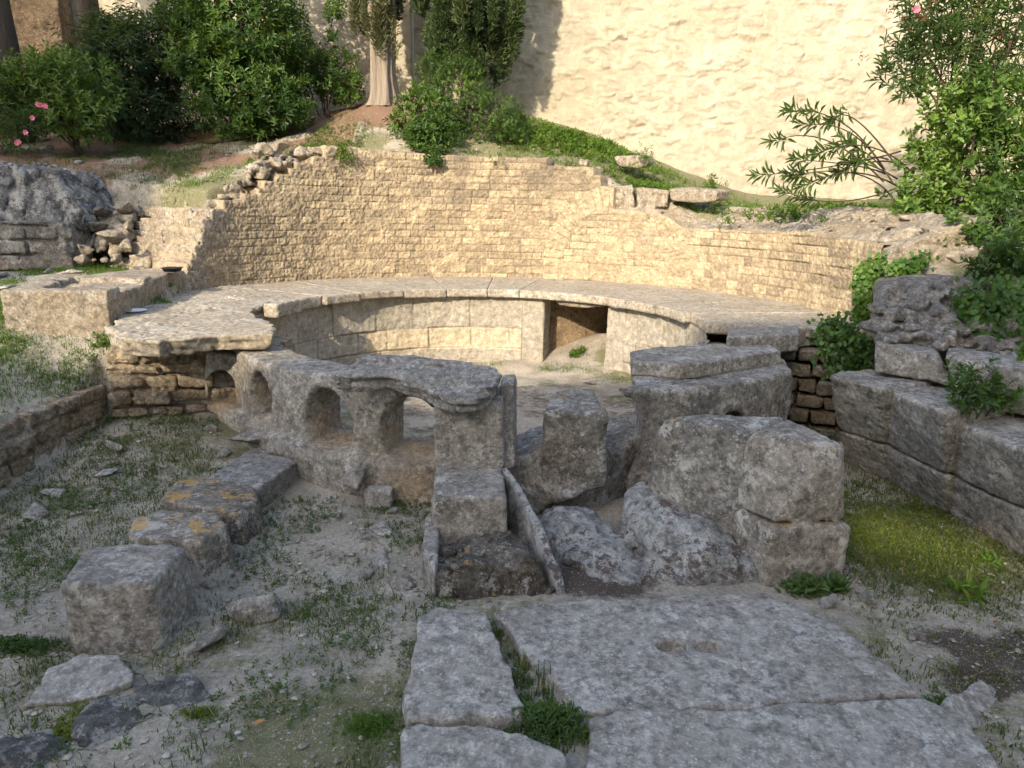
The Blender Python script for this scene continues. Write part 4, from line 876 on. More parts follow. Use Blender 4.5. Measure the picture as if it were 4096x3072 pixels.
at_stone(330, 1040, 8.9, (.17, .12, .09), 'broad low stone in front of the tumbled stones', 9)
at_stone(410, 850, 9.6, (.2, .2, .12), 'earth covered stone at the right foot of the rock outcrop', 10, M_RUBBLE)
at_stone(500, 835, 9.8, (.22, .2, .13), 'pale stone at the top of the tumbled heap below the grass strip', 11)
loose(1995, 548, .11, .08, .1, 'small pale stone between the box shrub and the green weeds', up=.6)
loose(480, 580, .2, .12, .09, 'pale flat rock beneath the yellow green shrub on the shaded bank', up=.4)
loose(345, 600, .25, .12, .12, 'white rock under the low branches of the yellow green shrub', up=.4)
loose(930, 652, .05, .04, .04, 'little white stone on the shaded litter near the wall crest')
loose(880, 668, .05, .04, .04, 'second little white stone on the shaded slope left of the wall crest')
# ------------------------------------------------------------------ plastered wall behind
def Pg(px, py, y0=2.0, y1=16):
    r = ray(px, py); ys = np.linspace(y0, y1, 700); q = ORG[None] + r[None] * (ys / r[1])[:, None]
    g = H(q[:, 0], q[:, 1]); k = np.argmax(g >= q[:, 2]) if (g >= q[:, 2]).any() else len(ys) - 1
    return np.array([q[k, 0], q[k, 1], g[k]])
m, nt, b, out = newmat('old_plaster'); B = NB(nt); v = B.tex()
c = B.mix(B.ramp(B.noise(v, .7, 5, .6, .4), [(.35, 0), (.68, 1)]), (.385, .335, .24), (.455, .405, .305))
c = B.mix(.5, c, B.ramp(B.noise(v, 5, 9, .75), [(.3, .25), (.5, .5), (.7, .8)]), 'OVERLAY')
c = B.mix(B.math('MULTIPLY', B.ramp(B.noise(v, 1.1, 7, .7, .3), [(.55, 0), (.7, 1)]), .4), c, (.42, .34, .215))
c = B.mix(B.math('MULTIPLY', B.attr('stn'), .75), c, (.33, .275, .20))
c = B.mix(B.math('MULTIPLY', B.ramp(B.noise(B.scale(v, (3, 3, .6)), 1.2, 8, .75), [(.52, 0), (.7, 1)]), .3), c, (.30, .25, .18))
nt.links.new(c, b.inputs['Base Color'])
h = B.mix(.5, B.noise(v, 9, 10, .75), B.noise(v, 60, 6, .7))
nt.links.new(B.bump(h, .8, .04), b.inputs['Normal']); M_PLAST = m
def plaster_wall(name, A, Bp, z0, z1, st, nst, seed, mat, label, rough=.012, parent=None):
    A = np.array(A); Bp = np.array(Bp); L = np.hypot(*(Bp - A)); e = (Bp - A) / L; n = np.array([e[1], -e[0]])
    u = np.arange(0, L + st, st); z = np.arange(z0, z1, st); U, Z_ = np.meshgrid(u, z, indexing='ij')
    d = rough * (.5 * n2(U, Z_, 1.4, 3, seed) + .5 * n2(U, Z_, 7, 4, seed + 1)) + .015 * n2(U, Z_, .35, 2, seed + 3)
    rs = np.random.RandomState(seed); stn = np.zeros_like(U)
    wx = .05 * n2(U, Z_, 5, 3, 2.); wz = .05 * n2(U, Z_, 5, 3, 7.)
    for _ in range(nst):
        cu, cz = rs.uniform(0, L), z0 + (z1 - z0) * rs.rand(); a, h_ = rs.uniform(.04, .17), rs.uniform(.025, .075)
        i0, i1 = np.searchsorted(u, [cu - a * 1.6, cu + a * 1.6]); j0, j1 = np.searchsorted(z, [cz - h_ * 2, cz + h_ * 2])
        if i1 - i0 < 2 or j1 - j0 < 2: continue
        s_ = np.s_[i0:i1, j0:j1]
        q = np.abs((U[s_] + wx[s_] - cu) / a) ** 2.6 + np.abs((Z_[s_] + wz[s_] - cz + (U[s_] - cu) * rs.uniform(-.15, .15)) / h_) ** 2.6
        k = np.clip((1.1 - q) / .16, 0, 1); p = rs.uniform(.004, .017) * (1 if rs.rand() < .6 else -.8)
        d[s_] += k * p * (1 + .5 * n2(U[s_], Z_[s_], 11, 3, 4.)); stn[s_] = np.maximum(stn[s_], k * rs.uniform(0, 1) ** 1.5)
    V = np.stack([A[0] + e[0] * U + n[0] * d, A[1] + e[1] * U + n[1] * d, Z_], -1)
    back = V[:, -1:].copy(); back[..., :2] -= n * .5; V = np.concatenate([V, back], 1); stn = np.pad(stn, ((0, 0), (0, 1)))
    for s_ in (0, -1):
        edge = V[s_:s_ + 1 or None].copy(); edge[..., :2] -= n * .5
        V = np.concatenate([edge, V] if s_ == 0 else [V, edge], 0); stn = np.pad(stn, ((1, 0), (0, 0)) if s_ == 0 else ((0, 1), (0, 0)))
    i = np.arange(V.shape[0] * V.shape[1]).reshape(V.shape[:2])
    Q = np.stack([i[:-1, :-1], i[1:, :-1], i[1:, 1:], i[:-1, 1:]], -1).reshape(-1, 4)
    o = mesh(name, V.reshape(-1, 3), Q, mat, parent, attrs={'stn': stn.ravel()})
    return tag(o, label, 'wall') if label else o
plaster_wall('plastered_wall', (-1.95, 14.45), (11, 13.0), 1.6, 7.6, .021, 2400, 3, M_PLAST, 'tall cream plastered wall in full sun with rough stones showing through', .009)
plaster_wall('plastered_wall', (-10.5, 15.25), (-2.05, 14.85), 2.6, 8.6, .03, 1500, 5, M_PLAST, 'set back stretch of plastered wall behind the left cypress, mostly in shade', .016)
M_OCH = stone_mat('ochre_rubble_wall', (.22, .15, .085), (.40, .29, .17), black=.3, warm=.5, bumpy=1.5)
plaster_wall('rubble_wall', (-14, 14.0), (-8.6, 14.6), 2.2, 9, .04, 1500, 9, M_OCH, 'ochre rubble stone wall in the shade behind the trees at top left', .02)
# added unseen screen behind the viewer, outline cut to throw the foreground shade
def shade_screen():
    s, c = math.sin(R_(SUN_AZ)), math.cos(R_(SUN_AZ)); tn = math.tan(R_(SUN_EL)); D = 24.
    W = lambda a, b_, dd=0: [a * c + (dd - D) * s, -a * s + (dd - D) * c, b_ + D * tn]
    shade_edge = [(-8.9, 2.2), (-6.2, 2.6), (-5.0, 2.85), (-4.3, 3.05), (-3.6, 4.15), (-1.3, 4.95), (0, 5.45), (1.2, 6.15), (2.3, 6.8), (2.35, 15), (16, 15)]
    pts = np.array(shade_edge); B_ = lambda a: float(np.interp(a, pts[:, 0], pts[:, 1]))
    cells = [(pts[i, 0], pts[i + 1, 0], None, None) for i in range(len(pts) - 1)]
    xs = sorted(set([p[0] for p in shade_edge] + [.1, .95])); V, F = [], []
    def box(a0, a1, l0, l1, t0, t1):
        k = len(V)
        for dd in (0, .25):
            V.extend([W(a0, l0, dd), W(a1, l1, dd), W(a1, t1, dd), W(a0, t0, dd)])
        F.extend([[k, k+1, k+2, k+3], [k+7, k+6, k+5, k+4], [k, k+4, k+5, k+1], [k+1, k+5, k+6, k+2], [k+2, k+6, k+7, k+3], [k+3, k+7, k+4, k]])
    lo = -D * tn - .5
    for a0, a1 in zip(xs[:-1], xs[1:]):
        if a0 >= .1 - 1e-6 and a1 <= .95 + 1e-6:
            box(a0, a1, lo, lo, 2.56, 2.5); box(a0, a1, 3.0, 2.94, B_(a0), B_(a1))  # slot left open to drop a sun patch on the grass
        else: box(a0, a1, lo, lo, B_(a0), B_(a1))
    t = [(-9.1, 3.0), (-8.95, 5.5), (-9.15, 7.5), (-9.4, 9.3)]
    box(-17, -9.75, lo, lo, 10.8, 10.0); box(-9.75, -9.02, lo, lo, 8.4, 7.4)
    tag(mesh('unseen_shade_screen', V, np.array(F), M_PLAST, smooth=False), 'unseen screen added behind the viewer to throw the shadow over the foreground', 'shade_screen')
shade_screen()
tag(mesh('unseen_shade_screen', [[x, y, z] for x in (9.5, 14) for y in (-24, 3.5) for z in (-1, 15)], np.array([[0, 1, 3, 2], [4, 6, 7, 5], [0, 4, 5, 1], [2, 3, 7, 6], [1, 5, 7, 3]]), M_PLAST, smooth=False), 'tall unseen box added right of the viewer to hold back skylight', 'shade_screen')  # box added out of view to dim the side skylight
# ------------------------------------------------------------------ plants
def leaf_mat(name, c1, c2, c3, rough=.45, trans=.35, spec=.35):
    m, nt, b, out = newmat(name); B = NB(nt)
    c = B.ramp(B.attr('tone'), [(0, c1), (.6, c2), (1, c3)])
    nt.links.new(c, b.inputs['Base Color']); b.inputs['Roughness'].default_value = rough; b.inputs['Specular IOR Level'].default_value = spec
    t = nt.nodes.new('ShaderNodeBsdfTranslucent'); nt.links.new(B.mix(.5, c, (.25, .32, .03), 'MIX'), t.inputs[0])
    mx = nt.nodes.new('ShaderNodeMixShader'); mx.inputs[0].default_value = trans
    nt.links.new(b.outputs[0], mx.inputs[1]); nt.links.new(t.outputs[0], mx.inputs[2]); nt.links.new(mx.outputs[0], out.inputs[0])
    return m
L_DARK = leaf_mat('dark_glossy_leaf', (.025, .06, .014), (.055, .115, .022), (.12, .19, .035))
L_MID = leaf_mat('green_leaf', (.03, .07, .015), (.08, .15, .026), (.16, .255, .045))
L_YEL = leaf_mat('light_green_leaf', (.05, .095, .018), (.09, .16, .028), (.17, .23, .05))
L_OLE = leaf_mat('oleander_leaf', (.04, .075, .024), (.075, .13, .035), (.14, .21, .05))
L_BLUE = leaf_mat('dark_bluish_leaf', (.014, .034, .018), (.025, .055, .025), (.045, .08, .03))
L_CYP = leaf_mat('cypress_scale', (.028, .05, .016), (.055, .085, .026), (.10, .12, .045), .7, .1)
L_CYPB = leaf_mat('cypress_scale_brownish', (.055, .06, .025), (.10, .105, .045), (.16, .145, .07), .7, .15)
L_IVY = leaf_mat('ivy_leaf', (.03, .075, .014), (.065, .14, .022), (.13, .23, .04))
L_LIME = leaf_mat('lime_weed_leaf', (.10, .13, .015), (.16, .19, .02), (.22, .25, .04))
L_WEED = leaf_mat('weed_leaf', (.03, .07, .016), (.055, .11, .024), (.1, .16, .04), .6)
L_GRASS = leaf_mat('grass_blade', (.035, .065, .014), (.09, .12, .032), (.27, .23, .10), .7, .3, .15)
L_STRAW = leaf_mat('dry_straw', (.16, .12, .07), (.30, .24, .14), (.42, .36, .24), .8, .1, .1)
L_BRIGHT = leaf_mat('fresh_grass', (.06, .12, .018), (.10, .18, .025), (.2, .24, .06), .6, .35, .2)
L_PINK = leaf_mat('pink_petal', (.6, .12, .2), (.7, .2, .3), (.75, .3, .4), .6)
L_RED = leaf_mat('rust_bud', (.12, .03, .02), (.2, .06, .035), (.25, .1, .05), .7)
M_BARK, nt, b, _ = newmat('grey_brown_bark'); B = NB(nt); v = B.tex()
b_c = B.mix(B.noise(B.scale(v, (18, 18, 1.2)), 1.5, 7, .7), (.10, .075, .05), (.44, .37, .29)); nt.links.new(b_c, b.inputs[0]); nt.links.new(B.bump(B.noise(B.scale(v, (16, 16, 1)), 2, 6, .7), 1, .04), b.inputs['Normal'])
M_DBARK, nt, b, _ = newmat('dark_bark'); B = NB(nt); v = B.tex()
nt.links.new(B.mix(B.noise(B.scale(v, (12, 12, 2)), 2, 7, .7), (.035, .025, .018), (.11, .085, .06)), b.inputs[0]); nt.links.new(B.bump(B.noise(B.scale(v, (14, 14, 2)), 2, 6, .7), 1, .03), b.inputs['Normal'])
unit = lambda v: v / np.maximum(np.linalg.norm(v, axis=-1, keepdims=True), 1e-6)
LEAF = np.array([(0, 0, 0), (.5, .32, .1), (.5, 0, -.03), (.5, -.32, .1), (1, 0, -.06), (.22, .2, .05), (.22, -.2, .05), (.8, .2, .05), (.8, -.2, .05)])
LEAFQ = np.array([(0, 2, 1, 5), (0, 6, 3, 2), (2, 4, 7, 1), (2, 3, 8, 4)])
IVYL = np.array([(0, 0, 0), (.1, .42, .06), (.42, .3, .05), (.45, .52, .03), (1, 0, -.05), (.45, -.52, .03), (.42, -.3, .05), (.1, -.42, .06), (.4, 0, -.03)])
IVYQ = np.array([(0, 8, 2, 1), (8, 4, 3, 2), (8, 6, 5, 4), (0, 7, 6, 8)])
def leaves(pos, d, up, ln, wd, shape=0):
    T_, Qd = (LEAF, LEAFQ) if shape == 0 else (IVYL, IVYQ)
    d = unit(d); s = unit(np.cross(up, d)); n = np.cross(d, s)
    ln = np.broadcast_to(ln, len(pos))[:, None, None]; wd = np.broadcast_to(wd, len(pos))[:, None, None]
    k = 1.55 if shape == 0 else 1.
    V = pos[:, None] + T_[None, :, :1] * ln * d[:, None] + T_[None, :, 1:2] * wd * k * s[:, None] + T_[None, :, 2:] * ln * n[:, None]
    Q = Qd[None] + (np.arange(len(pos)) * len(T_))[:, None, None]
    return V.reshape(-1, 3), Q.reshape(-1, 4), len(T_)
def leafobj(name, P, D, U, ln, wd, tone, mat, parent=None, shape=0, origin=None):
    V, Q, k = leaves(P, D, U, ln, wd, shape)
    return mesh(name, V, Q, mat, parent, origin, smooth=False, attrs={'tone': np.repeat(tone, k)})
def tubes(name, lines, mat, parent=None, n=6, origin=None):
    """lines: list of (points, radii)"""
    Vs, Qs, k = [], [], 0
    for P_, rr in lines:
        P_ = np.asarray(P_, float); rr = np.broadcast_to(rr, len(P_)); t = unit(np.gradient(P_, axis=0))
        ref = np.where(np.abs(t[:, 2:]) > .9, [[1., 0, 0]], [[0, 0, 1.]]); a = unit(np.cross(t, ref)); c = np.cross(t, a)
        th = np.linspace(0, 2 * np.pi, n, endpoint=False)
        V = P_[:, None] + rr[:, None, None] * (np.cos(th)[None, :, None] * a[:, None] + np.sin(th)[None, :, None] * c[:, None])
        i = k + np.arange(len(P_) * n).reshape(-1, n); j = np.roll(i, -1, 1)
        Qs.append(np.stack([i[:-1], j[:-1], j[1:], i[1:]], -1).reshape(-1, 4)); Vs.append(V.reshape(-1, 3)); k += len(P_) * n
    return mesh(name, np.concatenate(Vs), np.concatenate(Qs), mat, parent, origin)
def bend(a, b_, sag, n=7, rs=np.random):
    t = np.linspace(0, 1, n)[:, None]; a = np.asarray(a, float); b_ = np.asarray(b_, float)
    o = rs.normal(size=3) * np.linalg.norm(b_ - a) * .06
    return a + (b_ - a) * t + (np.asarray(sag) + o) * (4 * t * (1 - t))
def sprig_leaves(C, axis, nl, ln, wd, rs, spread=1., st=.6, droop=0.):
    """nl leaves round each sprig axis"""
    n = len(C); k = np.arange(nl)[None]; ang = k * 2.4 + rs.rand(n, 1) * 6.28
    ax = unit(axis); a = unit(np.cross(ax, rs.normal(size=(n, 3)))); c = np.cross(ax, a)
    rad = np.cos(ang)[..., None] * a[:, None] + np.sin(ang)[..., None] * c[:, None]
    t = (k / nl)[..., None]
    d = rad * spread + ax[:, None] * (.25 + .9 * t) + rs.normal(size=(n, nl, 3)) * .15; d[..., 2] -= droop
    pos = C[:, None] + ax[:, None] * (t - .5) * st * ln * 2.2
    up = ax[:, None] - rad * .2 + rs.normal(size=(n, nl, 3)) * .2 + np.array([0, 0, .3])
    L_ = ln * rs.uniform(.65, 1.15, (n, nl)) * (1 - .35 * t[..., 0])
    return pos.reshape(-1, 3), unit(d).reshape(-1, 3), up.reshape(-1, 3), L_.ravel(), (L_ * wd / ln).ravel()
def blob(cs, n, rs, inner=.3, upb=.45, lump=.22, cut=None):
    """sprig centres and axes spread over a set of ellipsoids (centre, radii), denser near the skin, uneven outline"""
    w = np.array([np.prod(r) ** (2 / 3) for _, r in cs]); w = w / w.sum(); P_, A_ = [], []
    for (c, r), wi in zip(cs, w):
        m = int(n * wi) + 1; u = unit(rs.normal(size=(m, 3)))
        rad = np.where(rs.rand(m) < inner, rs.uniform(.35, .85, m), rs.uniform(.82, 1.03, m)) * (1 + lump * vnoise(u * 2.6 + c) + lump * .7 * vnoise(u * 6 + c))
        P_.append(np.asarray(c) + u * rad[:, None] * r); A_.append(unit(u / np.asarray(r) * np.min(r)) * .7 + np.array([0, 0, upb]) + rs.normal(size=(m, 3)) * .3)
    P_ = np.concatenate(P_); A_ = np.concatenate(A_)
    hole = vnoise(P_ * 2.7 + 31) > -.55
    return P_[hole], A_[hole]
def shrub(name, label, cat, base, cs, n, nl, ln, wd, mat, seed, stems=7, stem_r=.018, bark=M_DBARK, yellow=0., group=None, tone0=0., **kw):
    rs = np.random.RandomState(seed); base = np.asarray(base, float)
    t = thing(name, label, cat, base, group)
    bl = {k: kw.pop(k) for k in ('inner', 'upb', 'lump') if k in kw}
    C, A_ = blob(cs, n, rs, **bl)
    P_, D_, U_, L_, W_ = sprig_leaves(C, A_, nl, ln, wd, rs, **kw)
    tone = np.clip(np.repeat(.3 + .55 * vnoise(C * 2.2 + seed) + rs.normal(size=len(C)) * .15, nl) + rs.normal(size=len(P_)) * .15 + .12 + tone0, 0, 1)
    leafobj('foliage', P_, D_, U_, L_, W_, tone, mat, t)
    idx = rs.choice(len(C), min(stems * 4, len(C)), False); lines = []
    for i in range(stems):
        tgt = C[idx[i]]; p0 = base + rs.normal(size=3) * [.06, .06, 0] - [0, 0, .05]
        q = bend(p0, p0 + (tgt - p0) * .95, [0, 0, .12 * np.linalg.norm(tgt - p0)], 8, rs); lines.append((q, np.linspace(stem_r, stem_r * .3, 8)))
        for j in range(3):
            m_ = rs.randint(3, 7); e = C[idx[(stems + i * 3 + j) % len(idx)]]
            if np.linalg.norm(e - q[m_]) < 1.4: lines.append((bend(q[m_], e, [0, 0, .05], 6, rs), np.linspace(stem_r * .45, stem_r * .15, 6)))
    tubes('stems', lines, bark, t)
    if yellow:
        k = rs.choice(len(P_), int(yellow), False); mY = bpy.data.materials.get('yellow_leaf') or leaf_mat('yellow_leaf', (.4, .25, .02), (.5, .32, .03), (.55, .4, .06))
        leafobj('yellow_leaves', P_[k] + unit(D_[k]) * .03, D_[k], U_[k] + .3, L_[k], W_[k], rs.rand(len(k)), mY, t)
    return t, C, rs
# --- upper left
shrub('laurel_shrub', 'big rounded glossy green shrub at upper left with its right crown catching the sun', 'shrub', (-4.5, 12.5, gh(-4.5, 12.5)),
      [((-4.45, 12.5, 3.85), (1.0, .85, .75)), ((-4.5, 12.7, 5.0), (1.05, .9, 1.0)), ((-5.2, 12.9, 5.4), (.8, .7, 1.0)), ((-3.95, 12.6, 4.5), (.55, .6, .9)), ((-5.0, 12.3, 4.5), (.7, .6, .6)), ((-4.0, 12.2, 3.6), (.6, .5, .42)), ((-4.6, 13, 6.4), (1.1, .8, .9))], 3400, 9, .125, .05, L_DARK, 11, 9, .03, yellow=5)
shrub('drooping_shrub', 'dark bluish green drooping shrub in deep shade between the ochre wall and the big shrub', 'shrub', (-7.0, 13.2, gh(-7, 13.2)),
      [((-6.7, 13.0, 4.3), (1.1, .8, .85)), ((-6.1, 12.9, 4.6), (.9, .7, .7)), ((-7.0, 13.2, 4.8), (.55, .5, .5)), ((-6.3, 12.8, 3.6), (1.1, .6, .5))], 1700, 9, .15, .042, L_BLUE, 12, 8, .03, droop=.6)
shrub('bright_shrub', 'yellow green loose shrub in the shade at left on several thin stems', 'shrub', Pg(340, 625),
      [((-6.75, 11.3, 3.75), (.8, .6, .62)), ((-7.3, 11.4, 3.75), (.65, .5, .45)), ((-6.45, 11.1, 3.4), (.5, .45, .38)), ((-6.9, 11.2, 4.0), (.5, .4, .3))], 560, 8, .13, .052, L_YEL, 13, 8, .016, upb=.6, tone0=.1)
t, C, rs = shrub('oleander', 'dark oleander bush with a few pink flowers at the left edge of the picture', 'shrub', (-7.6, 10.7, gh(-7.6, 10.7)),
      [((-7.6, 10.8, 3.3), (.75, .5, .6)), ((-7.9, 10.9, 3.8), (.6, .5, .6))], 420, 10, .14, .022, L_OLE, 14, 8, .014, spread=.7)
for px, py in ((165, 420), (185, 425), (132, 472), (105, 530), (78, 568), (70, 572), (155, 418)):
    c = Py(px, py, 10.25); n_ = 6; a = np.linspace(0, 6.28, n_, False)
    D_ = np.stack([np.cos(a), -.5 + 0 * a, np.sin(a)], 1); leafobj('flower', np.repeat(c[None], n_, 0), D_, np.tile([0, -1., .2], (n_, 1)), .045, .035, rs.rand(n_), L_PINK, t)
for px, Y_, w_, lab, nm in ((30, 12.2, .26, 'dark tree trunk cut by the left edge of the picture', 'tree'), (380, 14.0, .17, 'dark tree trunk in front of the ochre wall with drooping leaf fronds', 'tree')):
    p = Py(px, 300, Y_); p[2] = gh(p[0], p[1]) - .1; t = thing(nm, lab, 'tree', p); rs = np.random.RandomState(px)
    q = np.stack([p[0] + np.linspace(0, -.25 if px < 100 else .05, 12), np.full(12, p[1]), p[2] + np.linspace(0, 5.2, 12)], 1)
    lines = [(q, np.linspace(w_ * 1.25, w_ * .7, 12))]
    for i in range(9):
        e = q[-1 - i % 4] + rs.normal(size=3) * [1.1, .8, .3] + [0, 0, .7]; lines.append((bend(q[-2 - i % 4], e, [0, 0, .3], 7, rs), np.linspace(.07, .02, 7)))
    tubes('trunk', lines, M_DBARK, t, 10)
    cs = [((q[-1][0] + dx, q[-1][1] + dy, q[-1][2] + .9 + dz), (1.2, 1., .7)) for dx, dy, dz in ((0, 0, 0), (-.8, .2, .3), (.5, .3, .4))]
    if px > 100: cs += [((p[0] - .7, p[1] - .6, 6.5), (.35, .3, .4)), ((p[0] + .9, p[1] - .5, 6.1), (.5, .4, .3)), ((p[0] + .2, p[1] - .7, 6.2), (.25, .2, .3))]
    C, A_ = blob(cs, 500, rs); a5 = sprig_leaves(C, A_, 9, .15, .04, rs, droop=.7); leafobj('crown', *a5, np.clip(rs.normal(size=len(a5[0])) * .25 + .5, 0, 1), L_BLUE, t)
shrub('small_shrub', 'small glossy shrub with one thin sapling shoot left of the pale cypress trunk', 'shrub', (-3.35, 13.3, gh(-3.35, 13.3)),
      [((-3.2, 13.3, 4.35), (.5, .45, .42)), ((-3.6, 13.4, 4.5), (.4, .4, .45)), ((-3.2, 13.3, 5.1), (.09, .09, .5)), ((-3.15, 13.3, 5.45), (.2, .16, .18)), ((-2.95, 13.2, 4.1), (.3, .3, .25))], 460, 8, .1, .04, L_DARK, 16, 6, .014, tone0=.1)
# --- cypresses
def cypress(name, label, base, trunk_r, z_low, cs, n, mat, seed, plates=1):
    rs = np.random.RandomState(seed); base = np.asarray(base, float); t = thing(name, label, 'cypress', base)
    zs = np.linspace(base[2] - .1, 8.5, 46); n_ = 52; th = np.linspace(0, 2 * np.pi, n_, endpoint=False); V = []
    for z in zs:
        k = 1 - .55 * np.clip((z - base[2]) / 4.5, 0, 1); fl = 1 + .25 * math.exp(-(z - base[2]) / .25) + .45 * np.clip((z - base[2] - .5) / 1.2, 0, 1) * (z < 6)
        r = trunk_r * k * fl * (1 + .13 * np.sin(th * 5 + .3 * z) + .09 * np.sin(th * 9 - .5 * z + 1) + .05 * np.sin(th * 14 + 2))
        V.append(np.stack([base[0] + r * np.cos(th), base[1] + r * np.sin(th), np.full(n_, z)], 1))
    i = np.arange(len(zs) * n_).reshape(-1, n_); j = np.roll(i, -1, 1)
    V = np.concatenate(V); dv = V - [base[0], base[1], 0]; V[:, :2] += dv[:, :2] * (.22 * vnoise(V * [9, 9, 1.6]) + .12 * vnoise(V * [22, 22, 3]))[:, None]
    mesh('trunk', V, np.stack([i[:-1], j[:-1], j[1:], i[1:]], -1).reshape(-1, 4), M_BARK, t)
    # upright plumes: every plume a flame shaped tuft of scale sprays
    Pp, Dd, tn = [], [], []
    for c, r in cs:
        m = int(n * np.prod(r) ** (2 / 3)); k = max(14, int(70 * np.prod(r) ** (2 / 3)))
        u = unit(rs.normal(size=(k, 3))); pc = np.asarray(c) + u * rs.uniform(.55, 1., (k, 1)) * r
        hh = rs.uniform(.22, .5, k); ww = rs.uniform(.06, .13, k); tt = rs.normal(size=k) * .2
        q = rs.randint(0, k, m); v = rs.normal(size=(m, 3)); v = unit(v) * rs.rand(m, 1) ** .4
        taper = np.where(v[:, 2] > 0, 1 - .6 * v[:, 2], 1.)[:, None]
        out = (pc[q] - np.asarray(c)) * [1, 1, 0]
        Pp.append(pc[q] + v * np.stack([ww[q], ww[q], hh[q]], 1) * np.concatenate([taper, taper, np.ones_like(taper)], 1))
        Dd.append(v * [1, 1, .3] + unit(out) * .35 + [0, 0, .75] + rs.normal(size=(m, 3)) * .35); tn.append(.45 + tt[q] + rs.normal(size=m) * .15)
    P_ = np.concatenate(Pp); D_ = np.concatenate(Dd)
    leafobj('foliage', P_, D_, rs.normal(size=P_.shape), rs.uniform(.05, .11, len(P_)), rs.uniform(.018, .034, len(P_)), np.clip(np.concatenate(tn), 0, 1), mat, t)
    lines = []
    for c, r in cs:
        for _ in range(5):
            e = np.asarray(c) + unit(rs.normal(size=3)) * r * .85; s0 = np.array([base[0], base[1], max(base[2] + .9, min(7.5, c[2] - r[2] * .6 - .2))]); lines.append((bend(s0, e, [0, 0, .05], 7, rs), np.linspace(.03, .006, 7)))
    tubes('branches', lines, M_DBARK, t, 5)
    return t
bA = Pg(1537, 405); bA[2] = gh(bA[0], bA[1])
cypress('cypress', 'brownish cypress with a thick fluted pale bare trunk', bA, .19, 4.9, [((bA[0] - .05, bA[1], 5.75), (.52, .45, .75)), ((bA[0] - .3, bA[1], 6.3), (.5, .45, .8)), ((bA[0] + .35, bA[1] + .1, 6.5), (.4, .4, .8)), ((bA[0], bA[1], 7.4), (.75, .6, 1.1)), ((bA[0] + .02, bA[1] - .12, 5.05), (.26, .2, .3))], 34000, L_CYPB, 21)
bB = np.array([-.82, 13.25, 0]); bB[2] = gh(bB[0], bB[1])
cypress('cypress', 'dense green cypress beside it, its low branches reaching the clipped shrubs', bB, .15, 4.6, [((-1.3, 13.15, 6.1), (.42, .42, 1.1)), ((-.75, 13.1, 5.6), (.5, .45, 1.0)), ((-.3, 13.2, 5.5), (.4, .4, .95)), ((-.6, 13.2, 4.75), (.45, .4, .5)), ((-.15, 13.2, 6.6), (.42, .4, .9)), ((-.95, 13.3, 7.2), (.6, .5, 1.2)), ((-.5, 13.3, 8.2), (.7, .6, 1.2)), ((-1.25, 13.1, 4.95), (.3, .3, .35))], 36000, L_CYP, 22)
# --- clipped shrubs on the bank
shrub('box_shrub', 'rounded dark leaved shrub hanging over the top of the curved wall', 'shrub', (-1.5, 12.0, gh(-1.5, 12)),
      [((-1.5, 12.0, 3.5), (.5, .45, .5)), ((-1.35, 11.75, 3.25), (.42, .35, .3)), ((-1.3, 11.45, 2.98), (.22, .16, .12)), ((-1.25, 11.3, 2.86), (.13, .08, .1))], 700, 8, .085, .042, L_MID, 31, 7, .014, tone0=-.05)
shrub('box_shrub', 'fine leaved fresh green shrub below the green cypress', 'shrub', (-.8, 12.5, gh(-.8, 12.5)),
      [((-.95, 12.6, 4.0), (.55, .5, .62)), ((-.45, 12.4, 3.6), (.6, .45, .45)), ((-1.35, 12.8, 4.35), (.35, .3, .35)), ((-.15, 12.4, 3.45), (.35, .35, .32))], 1900, 9, .045, .024, L_MID, 32, 8, .014)
# --- right hand shrubs
shrub('oleander', 'tall oleander with long narrow leaves and one pink flower at the top right', 'shrub', (5.3, 9.0, gh(5.3, 9.0)),
      [((5.0, 8.9, 4.55), (.75, .55, .6)), ((4.45, 8.8, 3.72), (.34, .35, .3)), ((5.7, 9.1, 4.4), (.7, .6, .8)), ((4.75, 8.8, 4.1), (.5, .45, .4)), ((5.3, 9.0, 5.4), (1.0, .7, .6)), ((5.6, 8.9, 3.7), (.5, .5, .45))], 900, 10, .15, .024, L_OLE, 41, 10, .02, spread=.75, yellow=6)
t = [o for o in COL.objects if o.name.startswith('oleander') and o.type == 'EMPTY'][-1]; rs = np.random.RandomState(8)
C = np.array([Py(px, py, 8.35) + rs.normal(size=3) * .04 for px, py in ((3740, 20), (3660, 60), (3700, 80), (3620, 90), (4000, 120), (3560, 40), (3440, 240), (4020, 180), (3900, 60)) for _ in range(9)])
leafobj('buds', C, rs.normal(size=C.shape) + [0, 0, .8], rs.normal(size=C.shape), .05, .012, rs.rand(len(C)), L_RED, t)
c = Py(3662, 38, 8.2); a = np.linspace(0, 6.28, 6, False); leafobj('flower', np.repeat(c[None], 6, 0), np.stack([np.cos(a), -.5 + 0 * a, np.sin(a)], 1), np.tile([0, -1., .2], (6, 1)), .05, .04, rs.rand(6), L_PINK, t)
shrub('viburnum', 'broad leaved glossy green shrub in the sun at the right above the ivy', 'shrub', (5.0, 8.3, gh(5.0, 8.3)),
      [((4.75, 8.3, 3.15), (.48, .45, .5)), ((5.15, 8.25, 3.35), (.45, .45, .45)), ((5.35, 8.1, 2.75), (.5, .4, .4)), ((4.6, 8.35, 2.55), (.42, .4, .5)), ((5.0, 8.2, 2.3), (.5, .35, .35)), ((4.45, 8.2, 2.2), (.35, .3, .25)), ((5.9, 8.2, 2.9), (.4, .4, .7))], 850, 8, .105, .056, L_MID, 42, 9, .02, yellow=9, tone0=.22)
